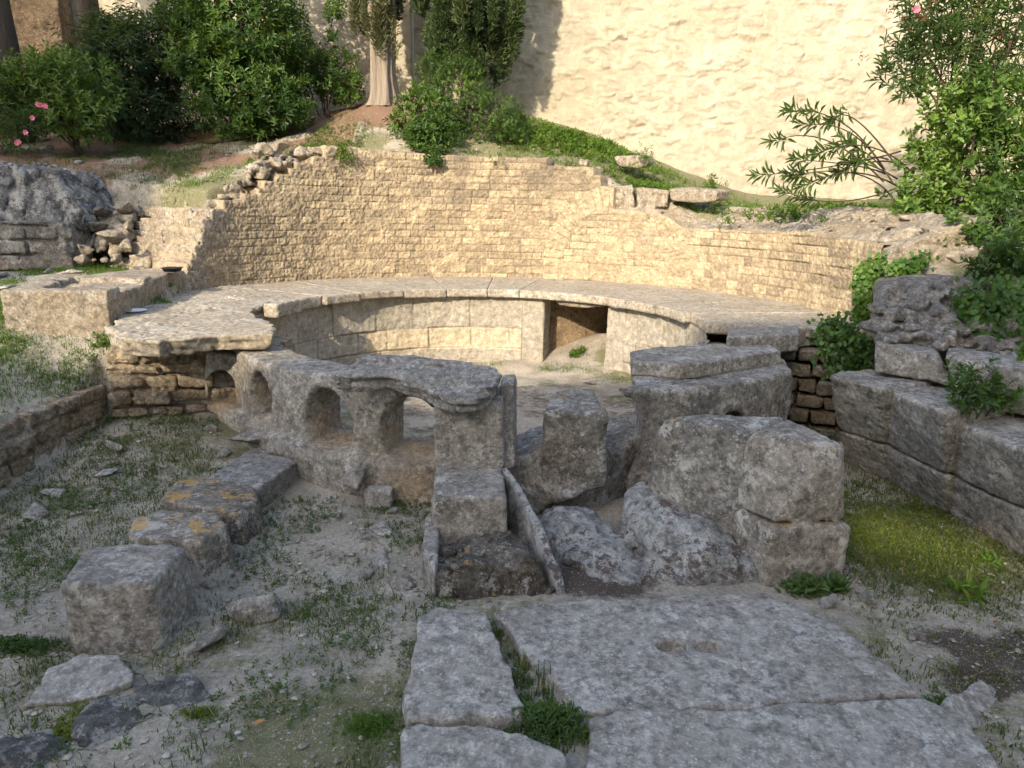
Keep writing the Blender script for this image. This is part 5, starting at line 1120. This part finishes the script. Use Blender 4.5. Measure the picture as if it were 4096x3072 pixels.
def spray():
    rs = np.random.RandomState(5); o = Py(3560, 690, 8.5); t = thing('oleander_spray', 'bare arching oleander twigs with narrow leaf tufts in front of the cream wall', 'branch', o)
    ends = [(3170, 445), (3240, 500), (3330, 480), (3115, 560), (3280, 610), (3210, 640), (3060, 700), (3230, 740), (3150, 770), (3190, 700), (3390, 570), (3400, 650), (3330, 700), (3450, 640)]
    lines, C, A_ = [], [], []
    for i, (px, py) in enumerate(ends):
        e = Py(px, py, 8.3 + rs.uniform(-.25, .3)); s0 = o + rs.normal(size=3) * [.1, .1, .12]
        q = bend(s0, e, [0, 0, .16 if i < 5 else .05], 12, rs); lines.append((q, np.linspace(.011, .004, 12))); C.append(q[-1]); A_.append(q[-1] - q[-3] + [0, -.01, .02])
        if i % 2 == 0: C.append(q[-3]); A_.append(q[-2] - q[-3])
    tubes('twigs', lines, M_DBARK, t, 5); C = np.array(C); A_ = np.array(A_)
    a5 = sprig_leaves(C, A_, 22, .19, .03, rs, spread=.8); leafobj('foliage', *a5, np.clip(rs.normal(size=len(a5[0])) * .25 + .55, 0, 1), L_OLE, t)
spray()
shrub('viburnum', 'low bright leaved shrub growing on the rock at the right edge', 'shrub', (4.55, 7.1, gh(4.55, 7.1)), [((4.5, 7.0, 2.05), (.36, .3, .27)), ((4.75, 7.1, 2.3), (.3, .28, .25)), ((4.3, 7.0, 1.88), (.2, .18, .13))], 190, 8, .105, .06, L_MID, 43, 6, .012, tone0=.15)
shrub('viburnum', 'shaded broad leaved shrub at the right frame edge above the ivy', 'shrub', (4.6, 6.3, gh(4.6, 6.3)), [((4.55, 6.25, 1.95), (.42, .3, .25)), ((4.8, 6.3, 1.75), (.4, .3, .3)), ((4.2, 6.3, 1.78), (.2, .2, .12))], 240, 8, .1, .05, L_DARK, 44, 6, .012, tone0=.15)
shrub('leafy_plant', 'small bushy leafy plant rooted on top of the big right hand blocks', 'plant', Py(3910, 1640, 4.75), [(Py(3905, 1550, 4.72), (.17, .15, .15)), (Py(3850, 1510, 4.75), (.1, .1, .09)), (Py(3990, 1590, 4.7), (.12, .1, .08))], 60, 8, .075, .036, L_DARK, 45, 6, .006, tone0=.15)
def ivy(label, pts, n, mat, seed, ln=.06, dn=(0, -1, .25), thick=.06, tone0=0.):
    rs = np.random.RandomState(seed); pts = np.array(pts); t = thing('ivy', label, 'ivy', pts.mean(0) - [0, 0, .3]); C = []
    for _ in range(n):
        i, j, k = rs.choice(len(pts), 3, False); w = rs.dirichlet([1.1, 1.1, 1.1]); C.append(pts[i] * w[0] + pts[j] * w[1] + pts[k] * w[2])
    C = np.array(C); C = C + rs.normal(size=C.shape) * thick * .5; nn = unit(np.array(dn) + rs.normal(size=C.shape) * .35)
    D_ = unit(np.array([0, -.15, -1.]) + rs.normal(size=C.shape) * .5); D_ = D_ - nn * (D_ * nn).sum(1, keepdims=True) * .8
    leafobj('foliage', C, D_, nn, ln * rs.uniform(.5, 1.15, n), ln * rs.uniform(.6, 1.1, n), np.clip(.45 + tone0 + .4 * vnoise(C * 6) + rs.normal(size=n) * .18, 0, 1), mat, t, 1)
    lines = [(bend(pts[rs.randint(len(pts))], pts[rs.randint(len(pts))], [0, 0, 0], 6, rs), .006) for _ in range(10)]
    tubes('stems', lines, M_DBARK, t, 4)
Pl = lambda l, y: [Py(a, b_, y) for a, b_ in l]
ivy('bright sunlit ivy hanging over the right end of the curved wall', Pl([(3430, 1050), (3560, 1010), (3540, 1130), (3425, 1150), (3430, 1270), (3500, 1200), (3470, 1320)], 7.0), 1100, L_IVY, 51, .052, tone0=.25)
ivy('low sunlit creeper on the crest beside the hanging ivy', Pl([(3560, 1080), (3720, 1010), (3700, 1060), (3620, 1130), (3570, 1060)], 6.75), 420, L_IVY, 52, .052, (0, -.6, .8), tone0=.2)
ivy('dark ivy mat covering the right side of the rubble masonry', Pl([(3850, 1170), (3960, 1130), (4150, 1120), (4200, 1330), (4000, 1360), (3900, 1300), (3840, 1220)], 5.7) + Pl([(3950, 1350), (4100, 1300)], 5.5), 1700, L_IVY, 53, .052, (-.15, -1, .3), .1, tone0=-.1)
ivy('dark ivy trailing down inside the gap below the ledge end', Pl([(3280, 1295), (3350, 1275), (3470, 1400), (3500, 1500), (3290, 1480), (3420, 1330)], 6.1), 900, L_IVY, 54, .045, (-.2, -1, .3), .1, tone0=-.2)
ivy('small ivy patch on the rocks at the right edge below the dark ivy mat', Pl([(4060, 1370), (4180, 1360), (4180, 1440), (4090, 1420)], 5.0), 60, L_IVY, 55, .06)

# ------------------------------------------------------------------ grass and weeds
def inpoly(P_, px, z, grow=0.): return poly2([p[:2] for p in T(px, z)], P_.astype(np.float32)) < grow
EXC = [([(1975, 2440), (2237, 2398), (3050, 2364), (3170, 2421), (3487, 2604), (3675, 2778), (3867, 2870), (4025, 3072), (4180, 3300), (2330, 3300), (2335, 2845), (2210, 2720), (2129, 2649), (2045, 2545)], .09),
       ([(1672, 2465), (1756, 2424), (1908, 2427), (1955, 2459), (2098, 2820), (2085, 2858), (1624, 2884), (1642, 2630)], .13), ([(1610, 2900), (1781, 2898), (2091, 2934), (2275, 3028), (2290, 3200), (1600, 3200)], .13),
       ([(221, 2340), (608, 2328), (768, 2170), (335, 2175)], .38), ([(487, 2160), (525, 2070), (880, 2040), (928, 2095), (790, 2185)], .31), ([(612, 2010), (704, 1907), (1012, 1937), (1048, 1992), (940, 2075)], .25), ([(826, 1908), (1006, 1787), (1222, 1824), (1030, 1968)], .2)]
def blades(P_, hgt, wid, rs, lean=.5):
    n = len(P_); a = rs.rand(n) * 6.283; dr = np.stack([np.cos(a), np.sin(a), 0 * a], 1); sd = np.stack([-np.sin(a + rs.normal(size=n) * .5), np.cos(a), 0 * a], 1)
    l = np.abs(rs.normal(size=n) * lean)[:, None]; h_ = hgt[:, None]; w = wid[:, None]; up = np.array([0, 0, 1.])
    m1 = P_ + (up * .55 + dr * l * .3) * h_; tp = P_ + (up * (1 - .35 * np.clip(l, 0, 1.6)) + dr * l) * h_
    V = np.stack([P_ - sd * w, P_ + sd * w, m1 + sd * w * .7, m1 - sd * w * .7, tp], 1).reshape(-1, 3)
    i = np.arange(n)[:, None] * 5
    return V, [i + np.array([[0, 1, 2, 3]]), i + np.array([[3, 2, 4]])]
def scatter(name, label, n, box, dens, hgt, mat, seed, clump=.05, per=7, lean=.55, wid=.003, tone=.45):
    rs = np.random.RandomState(seed); x = rs.uniform(box[0], box[1], n); y = rs.uniform(box[2], box[3], n)
    q = np.stack([x, y], 1); k = rs.rand(n) < dens(x, y)
    for px, z in EXC: k &= ~inpoly(q, px, z, -.01)
    x, y = x[k], y[k]; hs = rs.uniform(.55, 1.25, len(x)); tn = rs.normal(size=len(x)) * .2
    x = np.repeat(x, per) + rs.normal(size=len(x) * per) * clump; y = np.repeat(y, per) + rs.normal(size=len(x)) * clump
    P_ = np.stack([x, y, H(x, y) - .006], 1)
    V, F = blades(P_, hgt * np.repeat(hs, per) * rs.uniform(.5, 1.2, len(x)), wid * rs.uniform(.7, 1.4, len(x)), rs, lean)
    o = mesh(name, V, F, mat, None, (0, 0, 0), False, {'tone': np.repeat(np.clip(tone + np.repeat(tn, per) + rs.normal(size=len(x)) * .18, 0, 1), 5)})
    return tag(o, label, 'grass', kind='stuff')
def d_front(x, y):
    n = n2(x, y, 1.5, 4, 3.3); m = n2(x, y, 5, 2, 6.)
    d = np.clip(.18 + 1.5 * (n + .5 * m - .08), .03, 1)
    d = np.maximum(d, (np.hypot((x + 3.1) / .75, (y - 4.7) / 1.1) < 1) * .5); d = np.maximum(d, (np.hypot((x + 2.7) / .6, (y - 5.7) / .5) < 1) * .6)
    d = d * (1 - .75 * (np.hypot((x + .9) / .55, (y - 2.9) / .45) < 1)) * ~((x > -.3) & (x < 2.2) & (y > 3.4) & (y < 6)) * ~(np.hypot(x - CX, y - CY) < 2.75)
    return d * (x > -3.75)
scatter('grass', 'short sparse grass and dry stalks over the sunken earth in the foreground', 11000, (-3.7, .1, 2.2, 6.3), d_front, .05, L_GRASS, 61, .035, 9, 1.0, .0025)
scatter('straw', 'dry straw and thin stalks lying on the foreground earth', 3800, (-3.7, 3.2, 2.2, 6.0), lambda x, y: (x < .1) | (x > 2.0), .03, L_STRAW, 59, .05, 3, 2.6, .002, .6)
scatter('grass', 'mossy green and yellow grass before the big blocks at the right', 9000, (1.9, 3.5, 2.3, 5.6), lambda x, y: np.clip(1.35 - np.hypot((x - 2.65) / .65, (y - 4.5) / .75), .05 + .12 * (n2(x, y, 4, 3, 2.) > .1), 1), .045, L_GRASS, 62, .03, 8, .8, tone=.42)
scatter('grass', 'grass growing in the joint between the paving slabs', 260, (-.35, .45, 2.3, 3.7), lambda x, y: inpoly(np.stack([x, y], 1), [(1960, 2440), (2060, 2440), (2150, 2650), (2330, 2850), (2340, 3072), (2290, 3050), (2090, 2935), (2110, 2860), (2060, 2740)], .05) * 1., .09, L_GRASS, 63, .02, 12, .5, tone=.35)
scatter('grass', 'sunlit grass tufts on the bank around the trough', 5500, (-6.2, -3.6, 4.6, 9.2), lambda x, y: np.clip(.25 + 1.6 * n2(x, y, 1.6, 3, 1.5), .02, 1) * (poly2(tub_p, np.stack([x, y], 1).astype(np.float32)) > .02), .065, L_BRIGHT, 64, .045, 11, .9, .003)
scatter('grass', 'strip of flowering sunlit grass above the stepped wall end', 2600, (-5.6, -2.6, 9.2, 11.6), lambda x, y: np.clip(1.1 - np.abs((y - 9.75 - .75 * (x + 4.8)) / .55) + .5 * n2(x, y, 2.5, 2, 2.), 0, 1) * (np.hypot(x - CX, y - CY) > 4.5), .09, L_BRIGHT, 65, .05, 8, .6, tone=.6)
scatter('grass', 'thin dry grass on the shaded slope at upper left', 2600, (-7, -3.2, 9.6, 13), lambda x, y: np.clip(.1 + 1.3 * n2(x, y, 1.6, 3, 12.), .0, .9), .08, L_GRASS, 66, .05, 7, .7)
scatter('grass', 'short grass on the crest of the curved wall below the cypress', 2600, (-3.4, 1.6, 11.2, 13), lambda x, y: np.clip(.2 + 1.2 * n2(x, y, 1.8, 3, 21.), .05, 1) * (np.hypot(x - CX, y - CY) > 4.35) * (np.hypot(x + 2.2, y - 13) > .8), .07, L_BRIGHT, 67, .05, 7, .6, tone=.6)
scatter('grass', 'dark low grass on the floor of the gap under the right ledge', 900, (2.2, 3.2, 5.4, 6.9), lambda x, y: .6 + 0 * x, .05, L_WEED, 68, .04, 7, .6)
scatter('grass', 'green growth along the sunlit foot of the basin wall', 420, (-.4, 1.7, 8.4, 9.7), lambda x, y: np.clip(1.2 - np.abs(np.hypot(x - CX, y - CY) - 2.1) / .25, 0, 1) * (n2(x, y, 2, 2, 3.) > -.2), .07, L_BRIGHT, 69, .04, 8, .5)
def cover(name, label, ctr, rx, ry, n, ln, mat, seed, hgt=.08, nl=6, tone0=0., kind=None, cat='ground cover', wr=.5, dens=None, up=.9):
    rs = np.random.RandomState(seed); q = rs.normal(size=(n, 2)) * .5
    x, y = ctr[0] + q[:, 0] * rx, ctr[1] + q[:, 1] * ry
    if dens is not None: k = dens(x, y); x, y = x[k], y[k]; q = q[k]
    z = H(x, y) + hgt * rs.rand(len(x)) * np.exp(-(q ** 2).sum(1)); C = np.stack([x, y, z], 1)
    A_ = rs.normal(size=C.shape) * .5 + [0, -.1, up]
    a5 = sprig_leaves(C, A_, nl, ln, ln * wr, rs); tn = np.clip(np.repeat(.4 + tone0 + .35 * vnoise(C * 5), nl) + rs.normal(size=len(a5[0])) * .18, 0, 1)
    o = leafobj(name, *a5, tn, mat, None, 0); return tag(o, label, cat, kind=kind)
cover('weeds', 'sunny mass of fresh green weeds along the foot of the cream wall', (.9, 12.8), 1.5, .75, 1500, .07, L_BRIGHT, 71, .16, 7, .15, 'stuff', dens=lambda x, y: (np.hypot(x - CX, y - CY) > 4.7) & (x > -.3))
cover('weeds', 'weeds trailing down the broken right shoulder of the curved wall', (2.4, 11.2), 1.3, .8, 900, .06, L_BRIGHT, 72, .12, 7, .1, 'stuff', dens=lambda x, y: (np.hypot(x - CX, y - CY) > 4.4))
scatter('grass', 'rough grass between the low right hand wall and the cream wall', 2200, (1.2, 6.5, 9.2, 13.2), lambda x, y: (np.hypot(x - CX, y - CY) > 4.8) * np.clip(.5 + n2(x, y, 2, 2, 4.), 0, 1), .12, L_BRIGHT, 70, .08, 9, .5)
cover('weeds', 'green weeds at the base of the cream wall by the oleander twigs', (4.0, 9.7), 1.5, .9, 900, .07, L_BRIGHT, 73, .2, 7, 0, 'stuff')
def mats(name, label, n, box, dens, ln, mat, seed, nl=5, tone0=0., wr=.5):
    rs = np.random.RandomState(seed); x = rs.uniform(box[0], box[1], n); y = rs.uniform(box[2], box[3], n); q = np.stack([x, y], 1); k = rs.rand(n) < dens(x, y)
    for px, z in EXC: k &= ~inpoly(q, px, z, 0)
    x, y = x[k], y[k]; C = np.stack([x, y, H(x, y) + .008 + .015 * rs.rand(len(x))], 1)
    a5 = sprig_leaves(C, rs.normal(size=C.shape) * .4 + [0, 0, 1.], nl, ln, ln * wr, rs); tn = np.clip(np.repeat(.4 + tone0 + .4 * vnoise(C * 4), nl) + rs.normal(size=len(a5[0])) * .2, 0, 1)
    tag(leafobj(name, *a5, tn, mat, None, 0, (0, 0, 0)), label, 'ground cover', kind='stuff')
mats('ground_cover', 'low flat patches of small green leaves over the foreground earth', 17000, (-3.7, .1, 2.2, 6.3), lambda x, y: np.clip((n2(x, y, 2.4, 4, 7.7) + .35 * n2(x, y, 8, 2, 2.) - .12) * 2.6, 0, 1) * (np.hypot(x - CX, y - CY) > 2.6) * ~((x > -.3) & (y > 3.4)), .02, L_WEED, 57, 5, .1)
mats('ground_cover', 'low green weeds over the sunlit bank by the trough', 9000, (-6, -3.75, 4.4, 9.2), lambda x, y: np.clip((n2(x, y, 2.1, 4, 17.) - .0) * 2.4, 0, 1) * (poly2(tub_p, np.stack([x, y], 1).astype(np.float32)) > .02), .03, L_BRIGHT, 56, 5, -.1)
mats('ground_cover', 'patchy weeds on the slope at upper left', 9000, (-6.5, -2.4, 9.8, 12.6), lambda x, y: np.clip((n2(x, y, 1.9, 4, 27.) + .1) * 2., 0, 1) * (np.hypot(x - CX, y - CY) > 4.6), .03, L_WEED, 55, 5, .1)
mats('ground_cover', 'sparse green weeds on the crest above the curved wall', 5000, (-3.2, 1.4, 11.2, 13), lambda x, y: np.clip((n2(x, y, 2.3, 4, 37.) + .05) * 2., 0, 1) * (np.hypot(x - CX, y - CY) > 4.4) * (np.hypot(x + 2.2, y - 13) > .7), .03, L_BRIGHT, 54, 5, .1)
mats('ground_cover', 'yellowish moss and tiny leaves between the big slab and the right hand blocks', 9000, (1.9, 3.4, 2.4, 5.6), lambda x, y: np.clip(1.2 - np.hypot((x - 2.65) / .7, (y - 4.5) / .8) + .7 * n2(x, y, 3.5, 3, 2.), .03, 1), .022, L_LIME, 58, 5, -.25)
def weed(label, px, py, rx, ry, n, ln, mat, seed, hgt=.08, **kw):
    p = Pg(px, py); o = cover('weed', label, p, rx, ry, n, ln, mat, seed, hgt, cat='weed', **kw); return tag(o, group='weeds growing among the stones')
weed('dark nettle like weed against the foot of the arcade behind the tilted slab', 1190, 1840, .16, .12, 60, .045, L_WEED, 81, .16)
weed('low clover patch beside the foot of the stepped blocks', 1620, 2020, .22, .2, 220, .022, L_WEED, 82, .04)
weed('weeds at the foot of the arcade left of the stepped blocks', 1480, 1930, .2, .1, 90, .035, L_WEED, 83, .08)
weed('leafy green clump filling the joint below the narrow paving slab', 2130, 2905, .2, .1, 230, .026, L_WEED, 84, .1, tone0=.15)
weed('tall leafed weed in the joint left of the widest paving slab', 2255, 2930, .09, .07, 50, .05, L_WEED, 85, .12, wr=.35)
weed('broad leaved weed at the foot of the stone pier', 3210, 2375, .12, .06, 26, .075, L_WEED, 86, .1, wr=.45, tone0=.2)
weed('second broad leaved weed just right of the pier foot', 3330, 2370, .1, .05, 20, .075, L_WEED, 87, .08, wr=.45)
weed('flat rosette of jagged leaves on the bare earth at right', 3870, 2390, .12, .07, 12, .13, L_BRIGHT, 88, .03, wr=.25, up=.4, tone0=.1)
weed('green rosette in the grass below the right hand blocks', 3960, 2260, .08, .05, 12, .08, L_BRIGHT, 89, .03, wr=.25, up=.4)
weed('yellow green creeping plant on the bedrock at lower left', 340, 2870, .13, .1, 240, .016, L_LIME, 90, .02)
weed('second patch of yellow green creeper on the bedrock', 270, 2950, .13, .05, 160, .016, L_LIME, 91, .02)
weed('small round yellow green cushion on the gravel at lower left', 800, 2862, .09, .04, 110, .016, L_LIME, 92, .02)
weed('dark green feathery patch at the left edge beside the biggest block', 70, 2600, .22, .09, 320, .022, L_WEED, 93, .05, tone0=-.2)
weed('round mossy green cushion left of the small bottom slab', 1480, 2920, .13, .1, 420, .014, L_BRIGHT, 94, .03, tone0=-.15)
weed('round clover patch on the right edge of the wide paving slab', 3790, 2830, .08, .1, 60, .03, L_WEED, 95, .03, tone0=.2)
weed('green plant sprouting from the joint of the stone pier', 2780, 1890, .05, .05, 30, .03, L_WEED, 96, .05)
weed('sunlit green plant growing in the doorway', 2310, 1420, .12, .1, 60, .05, L_BRIGHT, 97, .1)
weed('bright green weed clump under the front of the big ledge slab', 490, 1370, .2, .14, 90, .06, L_BRIGHT, 98, .12)
weed('dark weed at the base of the shaded rough wall', 200, 1040, .3, .15, 70, .07, L_WEED, 99, .2)
def tuft(label, px, py, R0, n, ln, mat, seed, dr=-.5):
    rs = np.random.RandomState(seed); c = Pc(px, py, R0); C = c + rs.normal(size=(n, 3)) * [.07, .05, .07]
    a5 = sprig_leaves(C, np.tile([0, -.5, dr], (n, 1)) + rs.normal(size=(n, 3)) * .5, 8, ln, ln * .4, rs); tag(leafobj('weed', *a5, rs.rand(len(a5[0])), L_BRIGHT, None), label, 'weed')
tuft('bright green tuft hanging over the crest of the curved wall at left', 1372, 620, 3.96, 28, .07, L_BRIGHT, 5)
tuft('little green tuft in the middle of the curved wall crest', 1980, 648, 3.97, 9, .05, L_BRIGHT, 6)
tuft('green tuft with a red flower on the low right hand crest', 2900, 875, 4.0, 14, .05, L_BRIGHT, 7)
tuft('green tuft at the right end of the hollow topped stone', 2580, 625, 4.7, 18, .06, L_BRIGHT, 8, .4)
tuft('bushy weed behind the long loose stone on the crest', 2850, 740, 4.6, 30, .06, L_BRIGHT, 9, .6)
# scattered gravel and fallen leaves
def gravel():
    rs = np.random.RandomState(3); V, F, k = [], [], 0
    ico = np.array([(0, 0, 1), (.9, 0, .3), (.28, .85, .35), (-.72, .5, .3), (-.7, -.55, .35), (.3, -.9, .25), (0, 0, -.6)]); tri = np.array([(0, 1, 2), (0, 2, 3), (0, 3, 4), (0, 4, 5), (0, 5, 1), (6, 2, 1), (6, 3, 2), (6, 4, 3), (6, 5, 4), (6, 1, 5)])
    x = np.r_[rs.uniform(-3.7, 0, 6500), rs.uniform(2.0, 3.3, 1000), rs.uniform(-5.8, -3.8, 900), rs.uniform(-6, 2, 900)]; y = np.r_[rs.uniform(2.2, 6.2, 6500), rs.uniform(2.3, 4.2, 1000), rs.uniform(4.6, 7.5, 900), rs.uniform(10, 12.6, 900)]
    q = np.stack([x, y], 1); ok = np.ones(len(x), bool)
    for px, z in EXC: ok &= ~inpoly(q, px, z, .0)
    ok &= (np.hypot(x - CX, y - CY) > 2.6) & ((np.hypot(x - CX, y - CY) > 4.4) | (y < 6.3)); x, y = x[ok], y[ok]; n = len(x)
    s = .004 + .02 * rs.rand(n) ** 6 + (y > 9) * .012; J = ico[None] * (s[:, None, None] * rs.uniform(.6, 1.3, (n, 1, 3)) * [1, 1, .7]) * rs.uniform(.75, 1.2, (n, 7, 1))
    a = rs.rand(n) * 6.28; c, s_ = np.cos(a)[:, None], np.sin(a)[:, None]; J = np.stack([J[..., 0] * c - J[..., 1] * s_, J[..., 0] * s_ + J[..., 1] * c, J[..., 2]], -1)
    Vv = J + np.stack([x, y, H(x, y) + s * .2], 1)[:, None]
    m, nt, b, _ = newmat('gravel_stone'); B = NB(nt); nt.links.new(B.ramp(B.attr('tone'), [(0, (.14, .12, .095)), (.75, (.29, .255, .205)), (1, (.42, .385, .33))]), b.inputs[0])
    tag(mesh('gravel', Vv.reshape(-1, 3), (tri[None] + np.arange(n)[:, None, None] * 7).reshape(-1, 3), m, None, (0, 0, 0), False, {'tone': np.repeat(rs.rand(n), 7)}), 'loose grey and white gravel scattered over the earth', 'gravel', kind='stuff')
gravel()
M_LEAF, nt, b, _ = newmat('dry_leaf'); b.inputs[0].default_value = (.36, .17, .07, 1)
M_LEAF2, nt, b, _ = newmat('pale_dry_leaf'); b.inputs[0].default_value = (.34, .22, .15, 1)
for px, py, ln, mt, lab in ((1015, 2925, .05, M_LEAF, 'orange dry leaf lying on the gravel at the bottom'), (2145, 2770, .055, M_LEAF2, 'pinkish dry leaf in the joint left of the big paving slab'), (1475, 2510, .04, M_LEAF2, 'curled brown leaf on the gravel left of the narrow slab'), (3990, 2505, .04, M_LEAF, 'orange brown leaf on the dark earth at right'), (1480, 2757, .035, M_LEAF2, 'small pinkish leaf on the gravel beside the narrow slab')):
    p = Pg(px, py) + [0, 0, .03]; a = px * .7
    tag(leafobj('fallen_leaf', p[None], np.array([[math.cos(a), math.sin(a), .12]]), np.array([[0, -.2, 1.]]), ln, ln * .5, np.array([.5]), mt, None), lab, 'leaf')
# ------------------------------------------------------------------ camera, light
cam = bpy.data.cameras.new('camera'); co = bpy.data.objects.new('camera', cam); COL.objects.link(co)
cam.sensor_width = 36; cam.lens = FPX / 4096 * 36; cam.clip_start = .05; cam.clip_end = 1000
Fw = np.array([0, math.cos(TH), -math.sin(TH)]); Rt0 = np.array([1., 0, 0]); U0 = np.array([0, math.sin(TH), math.cos(TH)])
Rt = CR * Rt0 + SR * U0; Up = -SR * Rt0 + CR * U0
co.matrix_world = Matrix(((Rt[0], Up[0], -Fw[0], 0), (Rt[1], Up[1], -Fw[1], 0), (Rt[2], Up[2], -Fw[2], EYE), (0, 0, 0, 1)))
SC.camera = co
sun = bpy.data.lights.new('sun', 'SUN'); so = bpy.data.objects.new('sun', sun); COL.objects.link(so)
sun.energy = SUN_E; sun.angle = R_(.6); sun.color = (1, .87, .68)
d = -SUN_DIR; so.rotation_euler = Vector(d).to_track_quat('-Z', 'Y').to_euler(); so.location = (0, 0, 30)
w = bpy.data.worlds.new('World'); SC.world = w; w.use_nodes = True; nt = w.node_tree
bg = nt.nodes['Background']; sk = nt.nodes.new('ShaderNodeTexSky'); sk.sky_type = 'NISHITA'; sk.sun_disc = False
sk.sun_elevation = R_(SUN_EL); sk.sun_rotation = math.atan2(SUN_DIR[0], SUN_DIR[1]); sk.air_density = 1.0; sk.dust_density = 2.0; sk.ozone_density = .6
nt.links.new(sk.outputs[0], bg.inputs[0]); bg.inputs[1].default_value = SKY_S
SC.view_settings.view_transform = 'Standard'; SC.view_settings.look = 'None'; SC.view_settings.exposure = EXPO; SC.view_settings.gamma = 1
SC.cycles.max_bounces = 6; SC.cycles.diffuse_bounces = 4; SC.cycles.use_denoising = True; SC.cycles.use_adaptive_sampling = False; SC.cycles.sample_clamp_indirect = 4
